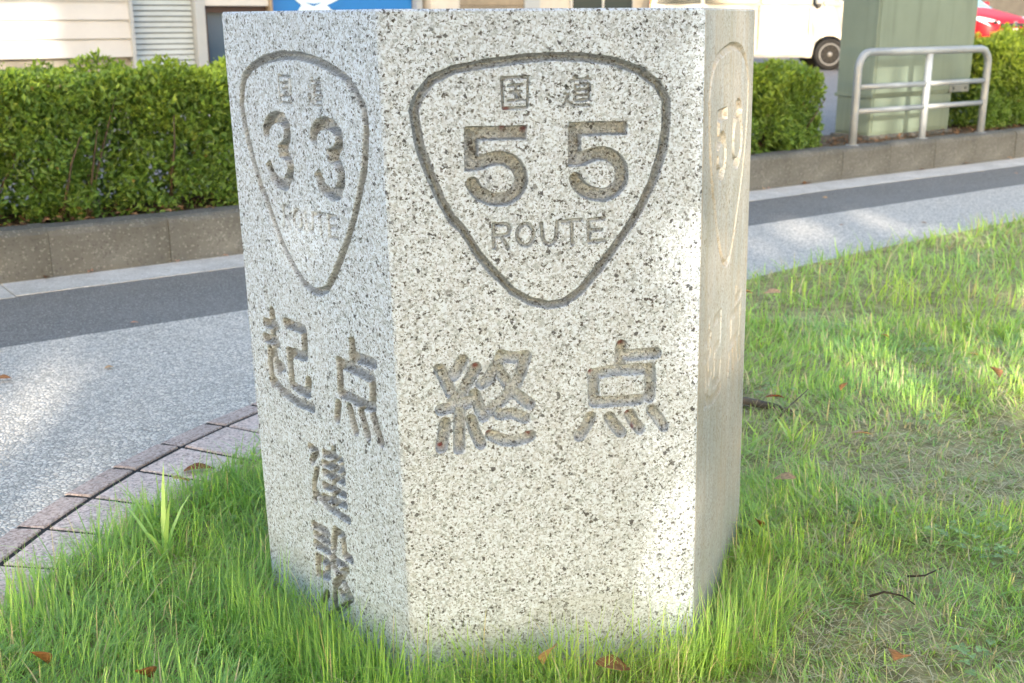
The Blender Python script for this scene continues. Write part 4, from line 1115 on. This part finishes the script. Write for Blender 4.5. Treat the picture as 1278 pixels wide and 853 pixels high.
for s_ in (-1, 1):
    # swept-back lens: a closed wedge standing proud of the wing
    lens = [(.06, .47, .60), (.04, .47, .69), (.12, .60, .735), (.30, .72, .785), (.52, .80, .80), (.42, .83, .755), (.26, .79, .69), (.13, .70, .62), (.08, .60, .585)]
    cen = np.mean(np.array(lens), 0)
    b = MB()
    outer = [b.bm.verts.new((x - .022, y * s_ * 1.02, z)) for x, y, z in lens]
    inner = [b.bm.verts.new((x + .10, y * s_ * .94, z)) for x, y, z in lens]
    tip = b.bm.verts.new((cen[0] - .06, cen[1] * s_ * 1.05, cen[2] + .01))
    for k in range(len(lens)):
        b.bm.faces.new((outer[k], outer[(k + 1) % len(lens)], tip))
        b.bm.faces.new((outer[(k + 1) % len(lens)], outer[k], inner[k], inner[(k + 1) % len(lens)]))
    b.bm.faces.new(inner)
    hl = b.build('headlight', M['lampglass'], car)
    MB().box(.015, .05, s_ * .60 - .05, s_ * .60 + .05, .64, .71, .015).build('projector', M['black'], hl)
    for x in (.78, 3.1): wheel(car, x, s_ * .745, .29, .29, .19, s_)
    MB().box(1.34, 1.46, min(s_ * .84, s_ * 1.02), max(s_ * .84, s_ * 1.02), .98, 1.10, .03).build('side_mirror', M['redp'], car)
MB().box(-.02, .07, -.45, .45, .585, .665, .015).build('grille', M['black'], car)
bd = MB().box(-.035, -.018, -.062, .062, .60, .70, .012).build('badge', M['chrome'], car)
for y in (-.03, .03): MB().box(-.04, -.0355, y - .008, y + .008, .615, .685).build('badge_bar', M['black'], bd)
MB().box(-.04, -.0355, -.022, .022, .645, .655).build('badge_bar', M['black'], bd)
MB().box(-.03, .05, -.55, .55, .26, .44, .03).build('lower_grille', M['black'], car)
MB().box(-.05, -.031, -.165, .165, .44, .555, .004).build('number_plate', M['plate'], car)

# ------------------------------------------------------------------ grass
def inside_lawn(x, y):
    P = np.concatenate([LE, [(-1.3, -6), (-2, -28), (30, -28), (30, 15.0)]])
    r = np.zeros(x.shape, bool)
    j = len(P) - 1
    for i in range(len(P)):
        xi, yi = P[i]; xj, yj = P[j]
        c = ((yi > y) != (yj > y)) & (x < (xj - xi) * (y - yi) / (yj - yi + 1e-12) + xi)
        r ^= c
        j = i
    return r
HC = np.array([.002, 2.557])
def in_hex(x, y, g=.0):
    dx, dy = x - HC[0], y - HC[1]
    m = np.full(x.shape, -9.0)
    for k in range(6):
        a = .173 + math.pi / 3 * k
        m = np.maximum(m, dx * math.sin(a) - dy * math.cos(a))
    return m < AP + g, m - AP
def gauss(x, y, cx, cy, r): return np.exp(-((x - cx) ** 2 + (y - cy) ** 2) / (r * r))
def grass_pts(n, y0, y1):
    y = np.sqrt(rng.uniform(y0 ** 2, y1 ** 2, n))
    x = rng.uniform(-1, 1, n) * (.50 * y + .45)
    # clump the blades
    k = vnoise(x * 26, y * 26, 51) * .6 + vnoise(x * 9, y * 9, 52) * .4
    keep = rng.random(n) < np.clip(.25 + 1.5 * k - .25, .12, 1)
    x, y = x[keep], y[keep]
    ih, dh = in_hex(x, y, .004)
    keep = inside_lawn(x, y) & ~ih
    return x[keep], y[keep], dh[keep]
def blades(x, y, z, h, w, az, lean, curl, colr):
    n = len(x)
    D = np.stack([np.cos(az), np.sin(az)], 1)
    S = np.stack([-np.sin(az), np.cos(az)], 1)
    P0 = np.stack([x, y], 1)
    lv = [0, .36, .72]
    V = np.empty((n, 7, 3), np.float32)
    def pos(t):
        horiz = h * (np.sin(lean) * t + curl * t * t)
        vert = h * (np.cos(lean) * t - curl * .55 * t * t)
        return P0 + D * horiz[:, None], z + np.maximum(vert, -.004)
    for i, t in enumerate(lv):
        p, zz = pos(t)
        ww = (w * (1.0, .92, .62)[i] * .5)[:, None]
        V[:, 2 * i, :2] = p - S * ww; V[:, 2 * i + 1, :2] = p + S * ww
        V[:, 2 * i, 2] = zz; V[:, 2 * i + 1, 2] = zz
    p, zz = pos(1.0)
    V[:, 6, :2] = p; V[:, 6, 2] = zz
    i = np.arange(n)[:, None] * 7
    Q = np.concatenate([i + np.array([[0, 1, 3, 2]]), i + np.array([[2, 3, 5, 4]])])
    T = i + np.array([[4, 5, 6]])
    return V.reshape(-1, 3), Q, T, np.repeat(colr, 7, axis=0)
XS, YS, DH = [], [], []
for (n, y0, y1) in GRASS_N:
    a, b_, c_ = grass_pts(n, y0, y1)
    XS.append(a); YS.append(b_); DH.append(c_)
x = np.concatenate(XS); y = np.concatenate(YS); dh = np.concatenate(DH)
# taller tufts against the stone that nobody mows
tx, ty = [], []
for (cx, cy, r, n) in [(-.02, 1.99, .12, 330), (.10, 2.0, .08, 140), (.24, 2.02, .09, 150), (.34, 2.05, .08, 120), (.44, 2.09, .10, 420), (.40, 2.05, .07, 200), (.53, 2.22, .08, 160), (-.33, 2.04, .13, 420), (-.45, 2.14, .10, 300), (-.22, 1.93, .09, 200), (-.55, 2.25, .10, 240), (.62, 2.52, .06, 80)]:
    tx.append(cx + rng.normal(0, r * .55, n)); ty.append(cy + rng.normal(0, r * .35, n))
tx = np.concatenate(tx); ty = np.concatenate(ty)
ih, dht = in_hex(tx, ty, .003)
tx, ty, dht = tx[~ih], ty[~ih], dht[~ih]
nt_ = len(tx)
tall = np.concatenate([np.zeros(len(x)), np.ones(nt_)])
x = np.concatenate([x, tx]); y = np.concatenate([y, ty]); dh = np.concatenate([dh, dht])
n = len(x)
zg = lawn_z(x, y)
dist = np.hypot(x, y)
left = np.clip((.25 - x) / .4, 0, 1) * np.clip((4.2 - y) / .6, 0, 1)
dry = np.clip(1.15 * vnoise(x * 1.6 + 2, y * 1.6, 61) + .5 * vnoise(x * 5, y * 5, 62) - .58, 0, 1) * 1.8
near_r = np.clip((x - .45) / .25, 0, 1) * np.clip((3.75 - y) / .9, 0, 1)
dry = np.clip(dry * (.35 + 1.0 * near_r) + .28 * near_r, 0, 1) * (1 - .85 * left)
bare = gauss(x, y, 1.02, 2.98, .09) + gauss(x, y, 1.33, 2.86, .10) + gauss(x, y, .72, 3.62, .12) + gauss(x, y, 1.5, 3.9, .1) * .8 + gauss(x, y, .98, 2.42, .1) * .6
foot = gauss(x, y, .15, 1.90, .22) * .45 + gauss(x, y, .5, 1.95, .15) * .35
dry = np.clip(dry + bare + foot, 0, 1)
lush = vnoise(x * 2.2 + 9, y * 2.2 + 1, 63)
h = (.036 + .030 * lush + .016 * rng.random(n)) * (1 - .40 * dry) * (1 + .40 * left)
h *= 1 + .45 * np.clip(1 - dh / .10, 0, 1)
h *= 1 + .5 * np.clip((y - 3.6) / 1.5, 0, 1)
h *= rng.uniform(.4, 1.65, n)
h = np.where(tall > 0, rng.uniform(.07, .20, n), h)
w = np.where(rng.random(n) < .78, rng.uniform(.0013, .0025, n), rng.uniform(.0027, .0048, n)) * (1 + .30 * np.clip(dist - 2.4, 0, 4))
w = np.where(tall > 0, rng.uniform(.0016, .0028, n), w)
az = rng.uniform(0, 2 * math.pi, n)
az = np.where(rng.random(n) < .35, 2 * math.pi * vnoise(x * 3.1, y * 3.1, 64) * 1.6, az)
lean = np.abs(rng.normal(.42, .36, n)) + .45 * dry + .7 * (rng.random(n) < .12)
lean = np.where(tall > 0, np.abs(rng.normal(.16, .16, n)), lean)
curl = np.clip(rng.normal(.30, .30, n), -.1, 1.0)
g = rng.normal(0, 1, n)
cg = np.stack([.455 + .055 * g + .08 * lush, .64 + .06 * g + .05 * lush, .13 + .03 * rng.random(n)], 1)
cg *= (1 - .35 * left)[:, None] * np.array([.95, 1, 1]) + (.35 * left)[:, None] * np.array([.74, .92, .9])
straw = rng.random(n) < np.clip(.075 + .38 * dry, 0, .75)
hue = (vnoise(x * 4 + 3, y * 4, 71) * .6 + rng.random(n) * .4)[:, None]
cg = cg * (hue * np.array([1.08, 1.06, .85]) + (1 - hue) * np.array([.66, .84, 1.15]))
cs = np.stack([.60 + .06 * g, .53 + .06 * g, .32 + .04 * g], 1)
olive = rng.random(n) < .25
cg[olive] *= np.array([.72, .74, .9])
straw &= (tall < .5) | (rng.random(n) < .35)
cg = np.where(straw[:, None], cs, cg)
cg = np.clip(cg, .02, .8)
# thin out bare spots
keep = rng.random(n) > .75 * np.clip(bare, 0, 1)
V, Q, T, CC = blades(x[keep], y[keep], zg[keep] - .004, h[keep], w[keep], az[keep], lean[keep], curl[keep], cg[keep])
gr = mesh_np('grass', V, [Q, T], M['grass'], smooth=True, col=CC)
tag(gr, 'green lawn grass with dry straw patches around the granite stone', 'grass', kind='stuff')
# flat dead thatch between the blades on the right
n = 15000
y = np.sqrt(rng.uniform(1.3 ** 2, 4.6 ** 2, n)); x = rng.uniform(-.1, 1, n) * (.5 * y + .35)
ih, dh = in_hex(x, y, .01)
d_ = vnoise(x * 1.6 + 2, y * 1.6, 61)
k_ = inside_lawn(x, y) & ~ih & (rng.random(n) < np.clip(d_ * 1.6 - .25 + gauss(x, y, 1.02, 2.98, .15) + gauss(x, y, 1.33, 2.86, .15), 0, 1))
x, y = x[k_], y[k_]; n = len(x)
g = rng.normal(0, .05, n)
cs = np.clip(np.stack([.62 + g, .55 + g, .36 + g * .7], 1), .03, .7)
V, Q, T, CC = blades(x, y, lawn_z(x, y) + rng.uniform(0, .018, n), rng.uniform(.03, .08, n), rng.uniform(.0014, .0026, n), rng.uniform(0, 6.28, n), rng.normal(1.45, .15, n), rng.normal(0, .12, n), cs)
tg = mesh_np('dead_thatch', V, [Q, T], M['grass'], smooth=True, col=CC)
tag(tg, 'pale dead grass thatch lying in the lawn', 'dead grass', kind='stuff')

# low clover-like ground cover between the blades
n = 46
px = rng.uniform(-1.0, 2.2, n); py = rng.uniform(1.9, 4.6, n)
ih, dh = in_hex(px, py, .03)
ok = inside_lawn(px, py) & ~ih
px, py = px[ok], py[ok]
cx = np.repeat(px, 14) + rng.normal(0, .028, len(px) * 14); cy = np.repeat(py, 14) + rng.normal(0, .028, len(px) * 14)
n = len(cx)
ih, dh = in_hex(cx, cy, .01); ok = inside_lawn(cx, cy) & ~ih; cx, cy = cx[ok], cy[ok]; n = len(cx)
P = np.stack([cx, cy, lawn_z(cx, cy) + rng.uniform(.022, .05, n)], 1)
dd = rdir(n) * np.array([1, 1, .15])
P3 = np.repeat(P, 3, axis=0); a3 = np.tile([0, 2.09, 4.19], n) + np.repeat(rng.uniform(0, 6.28, n), 3)
D3 = np.stack([np.cos(a3), np.sin(a3), .15 + 0 * a3], 1)
L3 = np.repeat(rng.uniform(.008, .015, n), 3)
c3 = np.repeat(np.array([.26, .42, .13]) * rng.uniform(.7, 1.2, (n, 1)), 3, axis=0)
V, F, CC = leaf_mesh(P3, D3, np.tile([0, 0, 1.0], (len(P3), 1)) + .15 * rdir(len(P3)), L3, L3 * .95, c3, .08)
tag(mesh_np('clover', V, [F], M['grass'], col=CC), 'small clover leaves scattered low in the lawn', 'clover', kind='stuff')

# ------------------------------------------------------------------ fallen leaves and twigs
def dry_leaf(name, loc, size, rz, tilt, colr, curl=.35, aspect=.55):
    """a curled leaf: 7 stations along the midrib, with thickness from a folded sheet"""
    n = 8
    V, CC = [], []
    for i in range(n + 1):
        t = i / n
        wd = size * aspect * .5 * math.sin(math.pi * min(1, t ** .8 * .96 + .04)) ** .8 * (1 - .15 * math.sin(t * 9))
        zc = curl * size * (.5 - (t - .5) ** 2 * 2) * .35
        for s_, k in ((-1, 1), (-.5, .35), (0, 0), (.5, .3), (1, .9)):
            V.append((size * (t - .5), s_ * wd, zc + k * curl * wd * .9 + .002))
            f = 1 + .25 * math.sin(i * 2.3 + s_ * 4)
            CC.append([c * f for c in colr])
    F = [(i * 5 + j, i * 5 + j + 1, (i + 1) * 5 + j + 1, (i + 1) * 5 + j) for i in range(n) for j in range(4)]
    m = (Matrix.Rotation(rz, 4, 'Z') @ Matrix.Rotation(tilt, 4, 'Y') @ Matrix.Rotation(random.uniform(-.3, .3), 4, 'X'))
    Vn = np.array([tuple(m @ Vector(v)) for v in V])
    Vn[:, 2] -= Vn[:, 2].min()
    o = mesh_np(name, Vn, [np.array(F)], M['litter'], smooth=True, col=np.clip(np.array(CC), 0, 1))
    o.location = loc
    sm_ = o.modifiers.new('thick', 'SOLIDIFY'); sm_.thickness = .0008
    return o
BRN = (.30, .15, .07); TAN = (.48, .33, .20); RED = (.26, .085, .04); YEL = (.50, .40, .14); PNK = (.46, .27, .20); DRK = (.13, .075, .045)
def gpx(x, y, z=0.0):
    return (x, y, z)
# each lies where the photograph shows it (metres on the ground)
LEAVES = [
  (-.885, 3.02, .5, .085, .35, .05, RED, 'reddish brown leaf lying on the pink tiles'),
 (-.88, 2.83, .04, .06, 1.0, .5, YEL, 'yellowing leaf standing in the grass beside the tiles'),
 (-.93, 2.0, .03, .07, 1.2, .9, BRN, 'brown leaf half sunk in the grass at the lawn tip'),
 (-.72, 1.99, .025, .07, 1.5, .8, BRN, 'upright brown leaf in the grass left of the stone foot'),
 (1.0, 4.80, 0.072, 0.084, .2, .1, TAN, 'pale tan leaf on the grass just behind the stone edge'),
 (1.12, 4.80, 0.077, 0.078, 2.8, .15, TAN, 'cream coloured leaf lying flat on the lawn near the paving'),
 (1.53, 5.43, 0.072, 0.056, .9, .3, PNK, 'small pinkish leaf at the lawn edge by the paving'),
 (1.60, 3.62, 0.072, 0.073, .6, .7, PNK, 'curled pink leaf caught in the sunlit grass'),
 (1.09, 3.58, 0.052, 0.045, 1.9, .9, PNK, 'small pinkish leaf standing upright in short grass'),
 (1.05, 3.23, 0.042, 0.067, .1, .1, TAN, 'tan leaf lying in the small straw ring'),
 (.735, 2.87, 0.052, 0.062, 2.6, .25, TAN, 'pale orange leaf on the trodden grass beside the stone'),
 (.075, 1.985, .05, .075, 2.2, 1.0, TAN, 'tan leaf leaning against the foot of the stone'),
 (.20, 2.0, .035, .08, .3, .35, BRN, 'large brown leaf at the foot of the stone, below the carved characters'),
 (.75, 1.97, 0.042, 0.073, 1.5, .7, PNK, 'upright pinkish brown leaf on the thin grass'),
 (.60, 2.56, 0.052, 0.050, 1.0, .8, RED, 'small rust red leaf beside the stone corner'),
 (1.42, 4.2, 0.062, 0.034, 0, .4, BRN, 'tiny brown leaf in the thick grass'),
 (.86, 3.55, 0.052, 0.067, .2, .1, RED, 'dark red curled leaf on the dead bark'),
 (-1.80, 3.87, .5, .05, .4, .1, BRN, 'small brown leaf on the pale aggregate paving'),
 (1.62, 3.85, 0.082, 0.039, .3, .3, YEL, 'small yellow leaf among sunlit blades'),

]
for (x, y, dz, sz, rz, tilt, cc, lab) in LEAVES:
    zl = float(lawn_z(np.array([x]), np.array([y]))[0]) if dz < .5 else .008
    if dz >= .5: dz -= .5
    o = dry_leaf('fallen_leaf', (x, y, zl + dz), sz, rz, tilt, cc)
    tag(o, lab, 'leaf')
# litter along the kerb foot: look-alikes
for k in range(44):
    s_ = rng.uniform(-.6, 9.2); 
    t_ = -.02 - abs(rng.normal(0, .022))
    if .55 < (s_ % 2.4) / 2.4 < .8: continue
    p = ST(s_, t_, .004)
    o = dry_leaf('fallen_leaf', p, rng.uniform(.03, .06), rng.uniform(0, 6.3), rng.uniform(-.25, .25), [BRN, TAN, PNK, DRK][k % 4], .5)
    tag(o, 'small dry brown leaf in the litter along the kerb foot', 'leaf', 'dry leaves along the kerb foot')
for k in range(12):
    s_, t_ = rng.uniform(0, 8), rng.uniform(-1.9, -.4)
    o = dry_leaf('fallen_leaf', ST(s_, t_, .004), rng.uniform(.025, .045), rng.uniform(0, 6.3), 0, [TAN, PNK, BRN][k % 3], .35)
    tag(o, 'tiny dry leaf lying out on the open paving or asphalt', 'leaf', 'scattered leaves on the paving')
# leaf litter on the hedge bed
n = 2600
P = st_np(rng.uniform(-2, 12, n), rng.uniform(.13, .6, n), np.full(n, .222)) + np.stack([np.zeros(n), np.zeros(n), rng.uniform(0, .03, n)], 1)
P[:, 2] += .0
L = rng.uniform(.02, .05, n)
cl = np.array([.17, .105, .065]) * rng.uniform(.4, 1.9, (n, 1))
V, F, CC = leaf_mesh(P, rdir(n) * np.array([1, 1, .25]), rdir(n) * .4 + np.array([0, 0, 1]), L, L * .55, cl, .2)
tag(mesh_np('leaf_litter', V, [F], M['litter'], col=CC), 'brown leaf litter under the hedges on the soil bed', 'leaf litter', kind='stuff')
# twigs
def twig(pts, r, lab, col='twig'):
    P = []
    for (x, y, dz) in pts:
        P.append(Vector((x, y, float(lawn_z(np.array([x]), np.array([y]))[0]) + dz)))
    o_ = P[0].copy()
    b = MB(); b.tube([p - o_ for p in P], [r * (1 - .6 * k / (len(P) - 1)) for k in range(len(P))], 7)
    o = b.build('twig', M[col]); o.location = o_
    tag(o, lab, 'twig')
twig([(.79, 2.28, .02), (.82, 2.275, .032), (.85, 2.25, .035), (.875, 2.235, .02)], .0032, 'thin dark twig curved on the short grass')
twig([(.90, 2.36, .02), (.93, 2.34, .03), (.985, 2.38, .028)], .003, 'short dark twig forked on the dry grass')
twig([(.70, 3.66, .012), (.78, 3.62, .022), (.86, 3.57, .018), (.92, 3.53, .008)], .02, 'flat weathered piece of dead bark beside the stone', 'bark')
twig([(.84, 3.44, .02), (.90, 3.52, .035), (.98, 3.60, .06)], .004, 'pale dry stalk slanting over the dead bark', 'stem')

# coarse broad-bladed grass plant by the tiles
def weed(x, y, lab, nb, hmin, hmax, wd, colr, spread=.5):
    r0 = empty('weed_plant', (x, y, float(lawn_z(np.array([x]), np.array([y]))[0])))
    tag(r0, lab, 'plant')
    for k in range(nb):
        a = np.array([2 * math.pi * k / nb + rng.uniform(-.3, .3)])
        h_ = np.array([rng.uniform(hmin, hmax)])
        V, Q, T, CC = blades(np.array([.006 * math.cos(a[0])]), np.array([.006 * math.sin(a[0])]), np.array([0.0]), h_, np.array([wd]), a, np.array([rng.uniform(.1, spread)]), np.array([rng.uniform(.1, .35)]), np.array([colr]) * rng.uniform(.85, 1.15))
        mesh_np('blade', V, [Q, T], M['grass'], r0, smooth=True, col=CC)
weed(-.84, 2.52, 'broad-bladed coarse grass plant rising beside the tiles', 7, .14, .27, .013, (.44, .66, .22), .5)
weed(.86, 3.30, 'small broad-bladed weed in the lawn beside the stone', 6, .08, .16, .010, (.48, .66, .20), .9)
weed(1.72, 4.15, 'tall thin grass seedling in the sunlit lawn', 5, .15, .28, .004, (.5, .62, .2), .5)
